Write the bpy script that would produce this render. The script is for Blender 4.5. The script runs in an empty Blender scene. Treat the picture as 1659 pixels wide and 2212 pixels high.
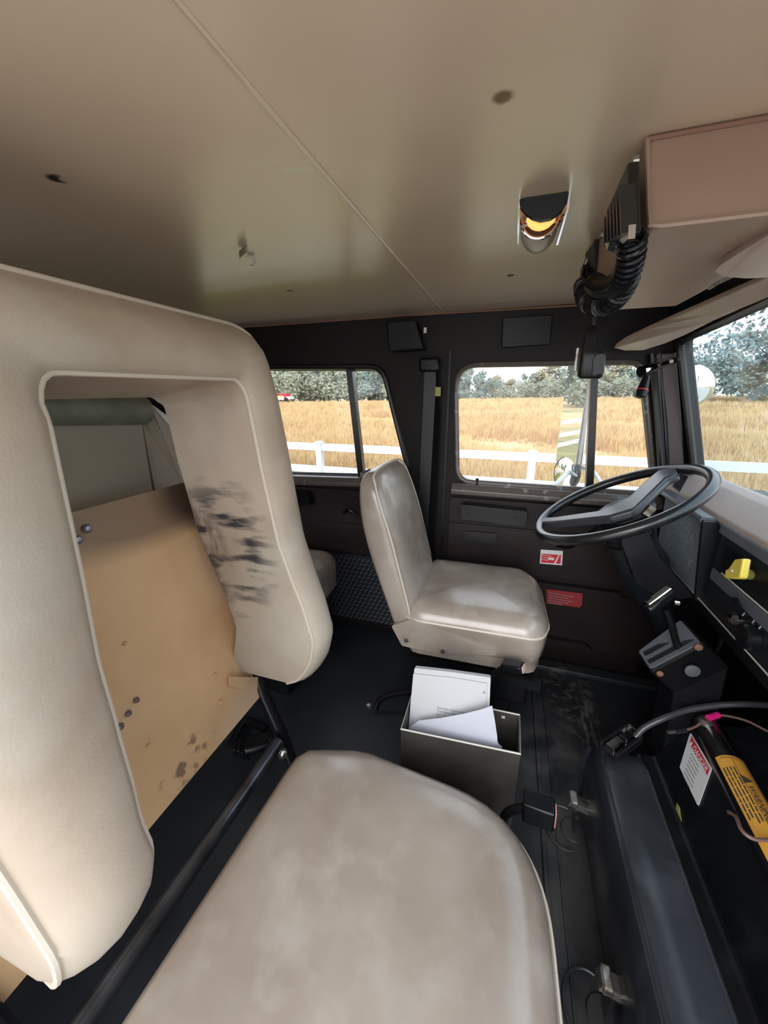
import bpy, bmesh, math, random
from mathutils import Vector, Matrix
from mathutils.geometry import tessellate_polygon
random.seed(7)
V = Vector
# ------------------------------------------------------------------ camera
FPX, CX, CY = 815.0, 829.5, 1106.0
PITCH, YAW, ROLL = math.radians(17.25), math.radians(18.2), math.radians(-0.3)
FW = V((-math.sin(YAW)*math.cos(PITCH), math.cos(YAW)*math.cos(PITCH), -math.sin(PITCH)))
R0 = V((math.cos(YAW), math.sin(YAW), 0)); U0 = R0.cross(FW)
RT = R0*math.cos(ROLL)+U0*math.sin(ROLL); UP = U0*math.cos(ROLL)-R0*math.sin(ROLL)
cd = bpy.data.cameras.new('camera'); cam = bpy.data.objects.new('camera', cd)
bpy.context.scene.collection.objects.link(cam)
cd.sensor_fit = 'VERTICAL'; cd.sensor_height = 36.0; cd.lens = FPX/2212*36.0
cd.clip_start = 0.01; cd.clip_end = 1000
cam.matrix_world = Matrix((RT, UP, -FW)).transposed().to_4x4()
bpy.context.scene.camera = cam
def P(px, py, **k):
    """point of the real place seen at a photo position, on the plane x=, y= or z="""
    d = RT*((px-CX)/FPX)+UP*((CY-py)/FPX)+FW
    a, v = list(k.items())[0]; i = 'xyz'.index(a)
    return d*(v/d[i])
def PP(px, py, p0, n):
    d = RT*((px-CX)/FPX)+UP*((CY-py)/FPX)+FW
    return d*(V(p0).dot(n)/d.dot(n))
# ------------------------------------------------------------------ light
SC = bpy.context.scene
SC.view_settings.view_transform = 'Standard'; SC.view_settings.look = 'None'
SC.view_settings.gamma = 1.0; SC.view_settings.exposure = 0.45
try: SC.view_settings.use_curve_mapping = False
except Exception: pass
w = bpy.data.worlds.new('overcast_sky'); SC.world = w; w.use_nodes = True
nt = w.node_tree; nt.nodes.clear()
wo = nt.nodes.new('ShaderNodeOutputWorld'); bg = nt.nodes.new('ShaderNodeBackground')
tc = nt.nodes.new('ShaderNodeTexCoord'); sp = nt.nodes.new('ShaderNodeSeparateXYZ')
rp = nt.nodes.new('ShaderNodeValToRGB')
nt.links.new(tc.outputs['Generated'], sp.inputs[0]); nt.links.new(sp.outputs['Z'], rp.inputs[0])
rp.color_ramp.elements[0].position = 0.0; rp.color_ramp.elements[0].color = (0.97, 0.98, 1.0, 1)
rp.color_ramp.elements[1].position = 0.7; rp.color_ramp.elements[1].color = (0.80, 0.88, 1.0, 1)
nt.links.new(rp.outputs[0], bg.inputs[0]); bg.inputs[1].default_value = 1.95
nt.links.new(bg.outputs[0], wo.inputs[0])
sd = bpy.data.lights.new('cloud_veiled_sun', 'SUN'); sd.energy = 1.9; sd.angle = math.radians(50); sd.color = (1.0, 0.97, 0.93)
so = bpy.data.objects.new('cloud_veiled_sun', sd); SC.collection.objects.link(so)
so.rotation_euler = V((0.05, 1.0, -0.62)).to_track_quat('-Z', 'Y').to_euler()
# ------------------------------------------------------------------ materials
def mat(name, col, rough=0.5, metal=0.0, noise=None, bump=None, coat=0.0, spec=0.5, emis=None, trans=0.0, stain=None, pattern=None):
    m = bpy.data.materials.new(name); m.use_nodes = True; t = m.node_tree; b = t.nodes['Principled BSDF']
    b.inputs['Base Color'].default_value = (*col, 1); b.inputs['Roughness'].default_value = rough
    b.inputs['Metallic'].default_value = metal; b.inputs['Specular IOR Level'].default_value = spec
    b.inputs['Coat Weight'].default_value = coat; b.inputs['Coat Roughness'].default_value = 0.25
    b.inputs['Transmission Weight'].default_value = trans
    if emis: b.inputs['Emission Color'].default_value = (*emis[0], 1); b.inputs['Emission Strength'].default_value = emis[1]
    g = t.nodes.new('ShaderNodeNewGeometry'); pos = g.outputs['Position']
    last = None
    def mix(fac, c1, c2):
        x = t.nodes.new('ShaderNodeMix'); x.data_type = 'RGBA'
        t.links.new(fac, x.inputs[0])
        for s, c in ((6, c1), (7, c2)):
            if isinstance(c, tuple): x.inputs[s].default_value = (*c, 1)
            else: t.links.new(c, x.inputs[s])
        return x.outputs[2]
    def nz(scale, det=3, stretch=None):
        n = t.nodes.new('ShaderNodeTexNoise'); n.inputs['Scale'].default_value = scale; n.inputs['Detail'].default_value = det
        if stretch:
            mp = t.nodes.new('ShaderNodeMapping'); mp.inputs['Scale'].default_value = stretch
            t.links.new(pos, mp.inputs[0]); t.links.new(mp.outputs[0], n.inputs['Vector'])
        else: t.links.new(pos, n.inputs['Vector'])
        return n.outputs[0]
    def ramp(sock, a, b2):
        r = t.nodes.new('ShaderNodeMapRange'); r.inputs[1].default_value = a; r.inputs[2].default_value = b2
        t.links.new(sock, r.inputs[0]); return r.outputs[0]
    def mul(a, b2):
        x = t.nodes.new('ShaderNodeMath'); x.operation = 'MULTIPLY'; t.links.new(a, x.inputs[0]); t.links.new(b2, x.inputs[1]); return x.outputs[0]
    last = tuple(col)
    if noise:
        for nn in (noise if isinstance(noise, list) else [noise]):
            c2, sc, a, b2 = nn[:4]
            last = mix(ramp(nz(sc, 4, nn[4] if len(nn) > 4 else None), a, b2), last, tuple(c2))
    if stain:                # list of (colour, centre, radii, noise scale, low, high, stretch)
        for c2, cen, rad, sc, a, b2, st in stain:
            s1 = t.nodes.new('ShaderNodeVectorMath'); s1.operation = 'SUBTRACT'; t.links.new(pos, s1.inputs[0]); s1.inputs[1].default_value = cen
            s2 = t.nodes.new('ShaderNodeVectorMath'); s2.operation = 'DIVIDE'; t.links.new(s1.outputs[0], s2.inputs[0]); s2.inputs[1].default_value = rad
            s3 = t.nodes.new('ShaderNodeVectorMath'); s3.operation = 'LENGTH'; t.links.new(s2.outputs[0], s3.inputs[0])
            f = mul(ramp(s3.outputs['Value'], 1.0, 0.55), ramp(nz(sc, 5, st), a, b2))
            last = mix(f, last, tuple(c2))
    if not isinstance(last, tuple): t.links.new(last, b.inputs['Base Color'])
    if bump:
        bn = t.nodes.new('ShaderNodeBump'); bn.inputs['Strength'].default_value = bump[1]; bn.inputs['Distance'].default_value = bump[2] if len(bump) > 2 else 0.002
        t.links.new(nz(bump[0], 3), bn.inputs['Height']); t.links.new(bn.outputs[0], b.inputs['Normal'])
    return m
BE = (0.47, 0.385, 0.295)
M = {}
M['vinyl'] = mat('tan_vinyl', (0.50, 0.41, 0.325), 0.45, noise=[((0.36, 0.275, 0.205), 5.0, 0.38, 0.68), ((0.50, 0.46, 0.39), 2.6, 0.5, 0.7)], bump=(260, 0.25, 0.001), spec=0.35,
    stain=[((0.045, 0.047, 0.055), (-0.60, 0.655, -0.34), (0.15, 0.10, 0.20), 9, 0.50, 0.62, (1, 1, 4)),
           ((0.17, 0.14, 0.12), (-0.66, 0.655, -0.38), (0.08, 0.10, 0.2), 14, 0.42, 0.6, (3, 1, 1))])
M['vinyl_gloss'] = mat('worn_glossy_vinyl', (0.385, 0.335, 0.287), 0.24, noise=[((0.27, 0.215, 0.175), 5.0, 0.35, 0.7), ((0.43, 0.39, 0.34), 14.0, 0.5, 0.85)], bump=(14, 0.3, 0.004), coat=0.4, spec=0.75)
M['piping'] = mat('tan_piping', (0.60, 0.53, 0.44), 0.45)
M['ceil'] = mat('headliner_vinyl', (0.70, 0.55, 0.41), 0.28, coat=0.8, spec=0.6, noise=[((0.60, 0.465, 0.335), 2.5, 0.35, 0.7)], bump=(5, 0.15, 0.004),
    stain=[((0.12, 0.05, 0.02), tuple(P(1087, 210, z=.28)), (.013, .012, .02), 60, 0.3, 0.5, None), ((0.04, 0.03, 0.02), tuple(P(123, 386, z=.28)), (.016, .014, .02), 60, 0.3, 0.5, None),
           ((0.05, 0.04, 0.03), tuple(P(1103, 595, z=.28)), (.011, .015, .02), 60, 0.2, 0.4, None), ((0.04, 0.03, 0.02), tuple(P(626, 628, z=.28)), (.013, .013, .02), 60, 0.2, 0.4, None),
           ((0.62, 0.56, 0.44), tuple(P(628, 362, z=.28)), (.045, .03, .02), 25, 0.5, 0.56, (1, 3, 1))])
M['console'] = mat('overhead_console_vinyl', (0.36, 0.245, 0.185), 0.42, bump=(300, 0.2, 0.001), noise=((0.32, 0.21, 0.155), 4, 0.4, 0.7))
M['dark'] = mat('dark_brown_trim', (0.017, 0.011, 0.011), 0.45, spec=0.22, bump=(200, 0.2, 0.001), noise=((0.010, 0.009, 0.010), 8, 0.4, 0.7))
M['door'] = mat('dark_door_panel', (0.022, 0.014, 0.014), 0.42, spec=0.25, bump=(220, 0.25, 0.001), noise=((0.014, 0.011, 0.013), 6, 0.4, 0.7))
M['sill'] = mat('painted_sill', (0.11, 0.09, 0.082), 0.22, noise=((0.25, 0.24, 0.22), 30, 0.62, 0.7), coat=0.4)
M['black'] = mat('black_plastic', (0.005, 0.0055, 0.007), 0.36, spec=0.4)
M['blackg'] = mat('glossy_black_plastic', (0.006, 0.007, 0.009), 0.26, coat=0.1, spec=0.28)
M['wheel'] = mat('black_wheel_rubber', (0.013, 0.014, 0.016), 0.22, coat=0.4)
M['hub'] = mat('grey_black_wheel_pad', (0.045, 0.047, 0.056), 0.3)
M['dash'] = mat('dark_dash_plastic', (0.010, 0.013, 0.017), 0.38, bump=(250, 0.2, 0.001))
M['dashlip'] = mat('slate_dash_lip', (0.105, 0.112, 0.130), 0.4)
M['pad'] = mat('beige_dash_pad', (0.40, 0.33, 0.295), 0.5, noise=((0.34, 0.28, 0.25), 5, 0.4, 0.7), bump=(200, 0.2, 0.001))
M['visor'] = mat('beige_visor', (0.56, 0.46, 0.39), 0.4, noise=((0.44, 0.32, 0.27), 6, 0.4, 0.7))
M['rubber'] = mat('black_rubber_seal', (0.008, 0.008, 0.010), 0.3, coat=0.2)
M['apil'] = mat('grey_pillar_trim', (0.10, 0.075, 0.077), 0.5, bump=(260, 0.2, 0.001))
M['floor'] = mat('black_rubber_mat', (0.016, 0.019, 0.024), 0.42, noise=[((0.030, 0.033, 0.037), 5, 0.45, 0.75)], bump=(90, 0.15, 0.002),
    stain=[((0.13, 0.12, 0.10), (0.30, 1.28, -1.08), (0.11, 0.26, .2), 26, 0.50, 0.75, (1, 1.4, 1)),
           ((0.16, 0.145, 0.13), (0.345, 1.05, -1.08), (0.04, 0.40, .2), 30, 0.48, 0.68, (3, .7, 1)),
           ((0.10, 0.10, 0.10), (0.22, 0.95, -1.08), (0.14, 0.3, .2), 12, 0.4, 0.7, None),
           ((0.075, 0.072, 0.07), (0.22, 0.55, -1.08), (0.10, 0.35, .2), 10, 0.35, 0.7, None)])
M['metalblk'] = mat('black_painted_steel', (0.010, 0.010, 0.012), 0.22, noise=((0.05, 0.045, 0.04), 40, 0.66, 0.72), coat=0.5)
M['frametube'] = mat('scuffed_black_tube', (0.15, 0.17, 0.20), 0.24, 0.75, noise=((0.05, 0.05, 0.055), 14, 0.35, 0.65), coat=0.4)
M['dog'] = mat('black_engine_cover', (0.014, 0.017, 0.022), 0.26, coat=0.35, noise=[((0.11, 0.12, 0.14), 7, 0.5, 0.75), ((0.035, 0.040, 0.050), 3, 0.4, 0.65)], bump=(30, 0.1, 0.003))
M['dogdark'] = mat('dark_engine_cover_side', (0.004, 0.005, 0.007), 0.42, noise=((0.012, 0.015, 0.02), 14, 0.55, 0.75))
M['chrome'] = mat('chrome', (0.8, 0.8, 0.8), 0.08, 1.0)
M['steel'] = mat('galvanised_steel', (0.55, 0.54, 0.50), 0.3, 0.9, noise=((0.25, 0.18, 0.12), 60, 0.5, 0.7))
M['boxm'] = mat('grey_painted_sheet', (0.060, 0.055, 0.050), 0.45, noise=((0.04, 0.035, 0.030), 12, 0.4, 0.7))
M['boxe'] = mat('bare_sheet_edge', (0.55, 0.53, 0.48), 0.4)
M['paper'] = mat('white_paper', (0.50, 0.51, 0.53), 0.6)
M['paper2'] = mat('white_loose_paper', (0.50, 0.52, 0.60), 0.6)
M['ink'] = mat('grey_print', (0.28, 0.28, 0.28), 0.7)
M['inkb'] = mat('black_print', (0.06, 0.06, 0.05), 0.7)
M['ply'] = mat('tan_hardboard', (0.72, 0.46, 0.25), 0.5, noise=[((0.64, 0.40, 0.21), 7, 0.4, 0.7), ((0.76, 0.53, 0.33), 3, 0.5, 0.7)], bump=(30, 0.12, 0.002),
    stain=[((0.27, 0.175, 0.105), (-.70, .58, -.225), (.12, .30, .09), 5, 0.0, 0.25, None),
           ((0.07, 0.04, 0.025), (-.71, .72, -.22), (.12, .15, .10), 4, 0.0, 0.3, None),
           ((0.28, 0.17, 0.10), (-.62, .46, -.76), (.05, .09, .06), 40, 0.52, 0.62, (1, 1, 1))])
M['screw'] = mat('dull_screw_heads', (0.25, 0.24, 0.28), 0.35, 0.8)
M['greygreen'] = mat('grey_green_vinyl_roll', (0.16, 0.17, 0.13), 0.5, noise=((0.30, 0.32, 0.27), 12, 0.45, 0.7))
M['bag'] = mat('grey_tan_vinyl_back', (0.36, 0.325, 0.26), 0.4, noise=((0.30, 0.25, 0.20), 6, 0.4, 0.7))
M['dplate'] = mat('dark_tread_plate', (0.05, 0.055, 0.07), 0.35, 0.5)
M['tread'] = mat('bright_tread_bar', (0.42, 0.43, 0.45), 0.3, 0.8)
M['red'] = mat('red_sticker', (0.62, 0.03, 0.05), 0.4)
M['dred'] = mat('faded_red_label', (0.30, 0.03, 0.035), 0.45)
M['white'] = mat('white_label', (0.72, 0.73, 0.74), 0.45)
M['orange'] = mat('orange_label', (0.85, 0.42, 0.06), 0.4)
M['yellow'] = mat('yellow_plastic', (0.80, 0.66, 0.10), 0.35)
M['yel2'] = mat('yellow_green_plastic', (0.40, 0.38, 0.12), 0.4)
M['pink'] = mat('pink_wire_cap', (0.85, 0.02, 0.25), 0.4)
M['btn'] = mat('pale_red_button', (0.80, 0.33, 0.29), 0.4)
M['btn2'] = mat('pale_pink_button', (0.75, 0.55, 0.50), 0.4)
M['rust'] = mat('rusty_brown', (0.22, 0.11, 0.07), 0.7)
M['brownw'] = mat('brown_wire', (0.20, 0.12, 0.10), 0.5)
M['orgw'] = mat('orange_wire', (0.85, 0.25, 0.05), 0.5)
M['amber'] = mat('amber_lit_bulb', (0.9, 0.4, 0.1), 0.4, emis=((1.0, 0.36, 0.09), 1.3))
M['lens'] = mat('frosted_lamp_lens', (0.52, 0.48, 0.40), 0.3, noise=((0.42, 0.38, 0.31), 30, 0.4, 0.6))
M['fence'] = mat('white_vinyl_fence', (0.62, 0.65, 0.72), 0.5)
M['field'] = mat('dry_field_ground', (0.46, 0.32, 0.165), 0.9, noise=[((0.53, 0.39, 0.21), 0.5, 0.4, 0.6, (1, .4, 1)), ((0.34, 0.235, 0.13), 0.14, 0.5, 0.66, (1, 1.6, 1)), ((0.60, 0.47, 0.27), 1.7, 0.48, 0.7, (1, .35, 1)), ((0.23, 0.23, 0.085), 0.06, 0.56, 0.7)],
    stain=[((0.25, 0.23, 0.10), (0, 7, -2.3), (40, 6.5, 3), 1.1, 0.30, 0.55, None)], spec=0.1)
M['bounce_gravel'] = mat('pale_bounce_gravel', (0.60, 0.56, 0.50), 0.9, noise=((0.45, 0.42, 0.38), 20, 0.4, 0.7))
M['blade1'] = mat('straw_grass', (0.60, 0.44, 0.23), 0.8, spec=0.1)
M['blade2'] = mat('brown_grass', (0.46, 0.30, 0.16), 0.8, spec=0.1)
M['blade3'] = mat('green_grass', (0.31, 0.29, 0.09), 0.8, spec=0.1)
for i, c in enumerate([(0.27, 0.33, 0.29), (0.34, 0.36, 0.27), (0.28, 0.36, 0.37), (0.40, 0.37, 0.25)]):
    M['leaf%d' % i] = mat('hazy_foliage', c, 0.9, noise=(tuple(x*0.8 for x in c), 0.9, 0.4, 0.6), spec=0.1)  # distance haze is mixed into the leaf and bark colours
M['bark'] = mat('hazy_bark', (0.20, 0.18, 0.17), 0.9, spec=0.1)
def glass(name, tint, refl):
    m = bpy.data.materials.new(name); m.use_nodes = True; t = m.node_tree; t.nodes.clear()
    o = t.nodes.new('ShaderNodeOutputMaterial'); tr = t.nodes.new('ShaderNodeBsdfTransparent'); tr.inputs[0].default_value = (*tint, 1)
    gl = t.nodes.new('ShaderNodeBsdfGlossy'); gl.inputs['Roughness'].default_value = 0.02
    lw = t.nodes.new('ShaderNodeLayerWeight'); lw.inputs[0].default_value = 0.5
    pw = t.nodes.new('ShaderNodeMath'); pw.operation = 'POWER'; pw.inputs[1].default_value = 4.0; t.links.new(lw.outputs['Facing'], pw.inputs[0])
    fr = t.nodes.new('ShaderNodeMapRange'); fr.inputs[3].default_value = 0.02; fr.inputs[4].default_value = 0.45; t.links.new(pw.outputs[0], fr.inputs[0])
    mx = t.nodes.new('ShaderNodeMixShader'); t.links.new(fr.outputs[0], mx.inputs[0]); t.links.new(tr.outputs[0], mx.inputs[1]); t.links.new(gl.outputs[0], mx.inputs[2])
    df = t.nodes.new('ShaderNodeBsdfDiffuse'); df.inputs[0].default_value = (0.85, 0.95, 1.0, 1)
    m2 = t.nodes.new('ShaderNodeMixShader'); m2.inputs[0].default_value = refl
    t.links.new(mx.outputs[0], m2.inputs[1]); t.links.new(df.outputs[0], m2.inputs[2]); t.links.new(m2.outputs[0], o.inputs[0])
    return m
M['glass'] = glass('side_window_glass', (0.96, 0.97, 0.97), 0.03)
M['wglass'] = glass('hazy_windshield_glass', (0.90, 0.96, 0.98), 0.07)
M['mirror'] = mat('mirror_glass', (0.9, 0.92, 0.92), 0.01, 1.0)
M['clear'] = glass('scuffed_clear_gauge_cover', (0.85, 0.87, 0.9), 0.15)
# ------------------------------------------------------------------ mesh helpers
class MB:
    def __init__(s): s.bm = bmesh.new()
    def box(s, c, d, rot=None):
        c = V(c); R = rot if rot else Matrix.Identity(3); d = V(d)/2
        vs = [s.bm.verts.new(c+R@V((a*d.x, b*d.y, e*d.z))) for a in (-1, 1) for b in (-1, 1) for e in (-1, 1)]
        for f in ((0, 1, 3, 2), (4, 6, 7, 5), (0, 4, 5, 1), (2, 3, 7, 6), (0, 2, 6, 4), (1, 5, 7, 3)): s.bm.faces.new([vs[i] for i in f])
        return s
    def prism(s, pts, vec):
        vec = V(vec); pts = [V(p) for p in pts]
        a = [s.bm.verts.new(p) for p in pts]; b = [s.bm.verts.new(p+vec) for p in pts]; n = len(a)
        tri = tessellate_polygon([pts])
        for t in tri:
            try: s.bm.faces.new([a[i] for i in t]); s.bm.faces.new([b[i] for i in reversed(t)])
            except ValueError: pass
        for i in range(n): s.bm.faces.new((a[i], a[(i+1) % n], b[(i+1) % n], b[i]))
        return s
    def plate(s, loops, vec):
        """polygon with holes, given thickness"""
        vec = V(vec); allp = [p for l in loops for p in l]
        a = [s.bm.verts.new(p) for p in allp]; b = [s.bm.verts.new(V(p)+vec) for p in allp]
        for t in tessellate_polygon([[V(p) for p in l] for l in loops]):
            try: s.bm.faces.new([a[i] for i in t]); s.bm.faces.new([b[i] for i in reversed(t)])
            except ValueError: pass
        k = 0
        for l in loops:
            n = len(l)
            for i in range(n): s.bm.faces.new((a[k+i], a[k+(i+1) % n], b[k+(i+1) % n], b[k+i]))
            k += n
        return s
    def loft(s, rings, cyc=True, caps=(True, True)):
        vr = [[s.bm.verts.new(p) for p in r] for r in rings]; n = len(vr[0])
        for i in range(len(vr)-1):
            for j in range(n if cyc else n-1):
                s.bm.faces.new((vr[i][j], vr[i][(j+1) % n], vr[i+1][(j+1) % n], vr[i+1][j]))
        for e, flag in ((0, caps[0]), (-1, caps[1])):
            if flag and n > 2:
                c = s.bm.verts.new(sum((v.co for v in vr[e]), V())/n)
                for j in range(n): s.bm.faces.new((vr[e][j], vr[e][(j+1) % n], c))
        return s
    def tube(s, pts, r, n=10, closed=False, rr=None):
        pts = [V(p) for p in pts]; N = len(pts); rings = []; up = None
        for i, p in enumerate(pts):
            if closed: d = pts[(i+1) % N]-pts[i-1]
            else: d = pts[min(i+1, N-1)]-pts[max(i-1, 0)]
            d.normalize()
            if up is None: up = d.orthogonal().normalized()
            up = (up-d*up.dot(d)); up.normalize(); sd_ = d.cross(up); q = rr[i] if rr else r
            rings.append([p+(up*math.cos(2*math.pi*k/n)+sd_*math.sin(2*math.pi*k/n))*q for k in range(n)])
        if closed: rings.append(rings[0]); return s.loft(rings, True, (False, False)) if False else s._torus(rings[:-1])
        return s.loft(rings)
    def _torus(s, rings):
        vr = [[s.bm.verts.new(p) for p in r] for r in rings]; n = len(vr[0]); N = len(vr)
        for i in range(N):
            best = 0
            if i == N-1:
                best = min(range(n), key=lambda q: sum((vr[i][j].co-vr[0][(j+q) % n].co).length for j in range(n)))
            for j in range(n):
                s.bm.faces.new((vr[i][j], vr[i][(j+1) % n], vr[(i+1) % N][(j+1+best) % n], vr[(i+1) % N][(j+best) % n]))
        return s
    def lathe(s, prof, o, ax, n=24):
        o = V(o); ax = V(ax).normalized(); u = ax.orthogonal().normalized(); v = ax.cross(u)
        return s.loft([[o+ax*h+(u*math.cos(2*math.pi*k/n)+v*math.sin(2*math.pi*k/n))*max(r, 1e-4) for k in range(n)] for r, h in prof])
    def text(s, body, o, right, up, size, off=0.0005, align='LEFT'):
        cu = bpy.data.curves.new('t', 'FONT'); cu.body = body; cu.size = size; cu.align_x = align; cu.align_y = 'CENTER'; cu.extrude = 0.0002
        ob = bpy.data.objects.new('t', cu); SC.collection.objects.link(ob); dg = bpy.context.evaluated_depsgraph_get()
        me = bpy.data.meshes.new_from_object(ob.evaluated_get(dg)); bpy.data.objects.remove(ob); bpy.data.curves.remove(cu)
        right = V(right).normalized(); up = V(up).normalized(); nn = right.cross(up).normalized(); up2 = V(up)
        mt = Matrix((right, up2, nn)).transposed().to_4x4(); mt.translation = V(o)+nn*off
        me.transform(mt); s.bm.from_mesh(me); bpy.data.meshes.remove(me); return s
WP = {}
def obj(name, mb, m, parent=None, smooth=True, bevel=0, seg=2, sub=0, label=None, solid=0):
    bm = mb.bm; bmesh.ops.remove_doubles(bm, verts=bm.verts, dist=1e-6)
    bmesh.ops.recalc_face_normals(bm, faces=bm.faces)
    xs = [v.co for v in bm.verts]
    lo = V([min(p[i] for p in xs) for i in range(3)]); hi = V([max(p[i] for p in xs) for i in range(3)])
    o0 = V(((lo.x+hi.x)/2, (lo.y+hi.y)/2, lo.z))
    for v in bm.verts: v.co -= o0
    me = bpy.data.meshes.new(name); bm.to_mesh(me); bm.free()
    if smooth:
        me.polygons.foreach_set('use_smooth', [True]*len(me.polygons))
        try: me.set_sharp_from_angle(angle=math.radians(38))
        except Exception: pass
    for x in (m if isinstance(m, list) else [m]): me.materials.append(M[x])
    o = bpy.data.objects.new(name, me); SC.collection.objects.link(o)
    if parent: o.parent = parent; o.location = o0-WP[parent.name]
    else: o.location = o0
    WP[o.name] = o0
    if bevel:
        bv = o.modifiers.new('bevel', 'BEVEL'); bv.width = bevel; bv.segments = seg; bv.limit_method = 'ANGLE'; bv.angle_limit = math.radians(30); bv.harden_normals = False
    if sub: sb = o.modifiers.new('sub', 'SUBSURF'); sb.levels = sub; sb.render_levels = sub
    if label: o['label'] = label
    return o
def tag(o, label, cat, group=None, kind=None):
    o['label'] = label; o['category'] = cat
    if group: o['group'] = group
    if kind: o['kind'] = kind
    return o
def struct(name, mb, m, label=None, **k):
    o = obj(name, mb, m, **k); o['kind'] = 'structure'
    if label: o['label'] = label
    return o
def thing(name, label, cat, loc, group=None):
    o = bpy.data.objects.new(name, None); SC.collection.objects.link(o); o.location = V(loc); WP[o.name] = V(loc)
    o.empty_display_size = 0.05
    return tag(o, label, cat, group)
def rpoly(pts, rad, seg=6):
    out = []; n = len(pts)
    for i in range(n):
        p = V(pts[i]); a = V(pts[i-1]); b = V(pts[(i+1) % n]); r = rad[i] if isinstance(rad, (list, tuple)) else rad
        if r <= 0: out.append(p); continue
        u = (a-p).normalized(); v = (b-p).normalized(); ang = u.angle(v); d = min(r/math.tan(ang/2), (a-p).length*.49, (b-p).length*.49)
        s0, s1 = p+u*d, p+v*d
        for k in range(seg+1):
            t = k/seg; out.append(s0*(1-t)**2+p*2*t*(1-t)+s1*t*t)
    return out
def resamp(pts, n, closed=False):
    pts = [V(p) for p in pts]
    if closed: pts = pts+[pts[0]]
    L = [0]
    for i in range(1, len(pts)): L.append(L[-1]+(pts[i]-pts[i-1]).length)
    out = []; tot = L[-1]; m = n if closed else n-1; j = 0
    for k in range(n):
        s = tot*k/m
        while j < len(L)-2 and L[j+1] < s: j += 1
        d = L[j+1]-L[j]; t = (s-L[j])/d if d > 1e-9 else 0
        out.append(pts[j].lerp(pts[j+1], min(max(t, 0), 1)))
    return out
def crv(pts, n=24):
    """smooth curve through points (Catmull-Rom)"""
    p = [V(x) for x in pts]; p = [p[0]*2-p[1]]+p+[p[-1]*2-p[-2]]; out = []; m = max(2, n//(len(p)-3))
    for i in range(1, len(p)-2):
        for k in range(m):
            t = k/m; a, b, c, d = p[i-1], p[i], p[i+1], p[i+2]
            out.append(0.5*((2*b)+(c-a)*t+(2*a-5*b+4*c-d)*t*t+(3*b-a-3*c+d)*t**3))
    out.append(p[-2]); return out
def interp(tab, x):
    if x <= tab[0][0]: return tab[0][1]
    for (a, b), (c, d) in zip(tab, tab[1:]):
        if x <= c: return b+(d-b)*(x-a)/(c-a)
    return tab[-1][1]
def cushion(outline, layers, crown=0):
    """outline: closed list of (x,y); layers: (inset, z) from bottom edge to top centre"""
    o = resamp([V((a, b, 0)) for a, b in outline], 56, True); n = len(o)
    c = sum(o, V())/n; nr = []
    for i in range(n):
        d = (o[(i+1) % n]-o[i-1]).normalized(); q = V((d.y, -d.x, 0))
        if q.dot(o[i]-c) < 0: q = -q
        nr.append(q)
    rings = []
    for ins, z in layers:
        if ins < 0.047: rings.append([o[i]-nr[i]*ins+V((0, 0, z)) for i in range(n)])
        else:
            f = (ins-0.045)/0.215
            rings.append([(o[i]-nr[i]*0.045).lerp(c, min(f, 0.97))+V((0, 0, z)) for i in range(n)])
    return MB().loft(rings)
def words(mb, o, right, up, width, rows, h, gap, seed, th=0.0003, fill=1.0):
    """rows of small print, too small to read in the photograph"""
    rd = random.Random(seed); right = V(right).normalized(); up = V(up).normalized(); nn = right.cross(up).normalized()
    R = Matrix((right, up, nn)).transposed()
    for r in range(rows):
        x = 0; lim = width*(rd.uniform(0.75, 1.0) if r < rows-1 else 0.5)*fill
        while x < lim:
            l = rd.uniform(1.5, 5)*h
            if x+l > width: break
            mb.box(V(o)+right*(x+l/2)-up*(r*gap)+nn*th, (l, h*.6, th*2), R); x += l+h*.7
    return mb
# ================================================================== STRUCTURE
YW = 1.5; ZC = 0.28; ZF = -1.08
def XZ(x, z, y=YW): return V((x, y, z))
rw_hole = rpoly([XZ(-1.35, .125), XZ(-.495, .105), XZ(-.375, -.335), XZ(-1.32, -.37)], [.05, .07, .05, .05])
fw_hole = rpoly([XZ(-.212, .103), XZ(.385, .097), XZ(.50, -.335), XZ(-.182, -.332)], [.075, .05, .03, .06])
wl = MB().plate([[XZ(-1.8, ZF-.05), XZ(.62, ZF-.05), XZ(.63, -.33), XZ(.45, ZC+.03), XZ(-1.8, ZC+.03)], rw_hole, fw_hole], (0, .05, 0))
wall_left = struct('wall_left', wl, 'dark')
# front door inner panel with relief
mb = MB()
mb.prism(rpoly([XZ(-.205, -.395), XZ(.60, -.395), XZ(.60, -.69), XZ(-.205, -.69)], .012, 3), (0, -.018, 0))
mb.prism(rpoly([XZ(-.205, -.50), XZ(.60, -.50), XZ(.60, -.53), XZ(-.205, -.53)], .01, 3), (0, -.026, 0))
mb.prism(rpoly([XZ(-.15, -.715), XZ(.45, -.715), XZ(.45, -.735), XZ(-.15, -.735)], .006, 3), (0, -.030, 0))
mb.prism(rpoly([XZ(-.205, -.74), XZ(.60, -.74), XZ(.60, -.99), XZ(-.205, -.99)], .02, 3), (0, -.012, 0))
mb.prism(rpoly([XZ(-.1, -.955), XZ(.36, -.955), XZ(.40, -.985), XZ(-.1, -.985)], .01, 3), (0, -.04, 0))
door1 = struct('door_1', mb, 'door', smooth=False, bevel=.004)
obj('door_gap', MB().box((-.232, 1.497, -.37), (.008, .012, 1.05)), 'black', door1)
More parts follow.
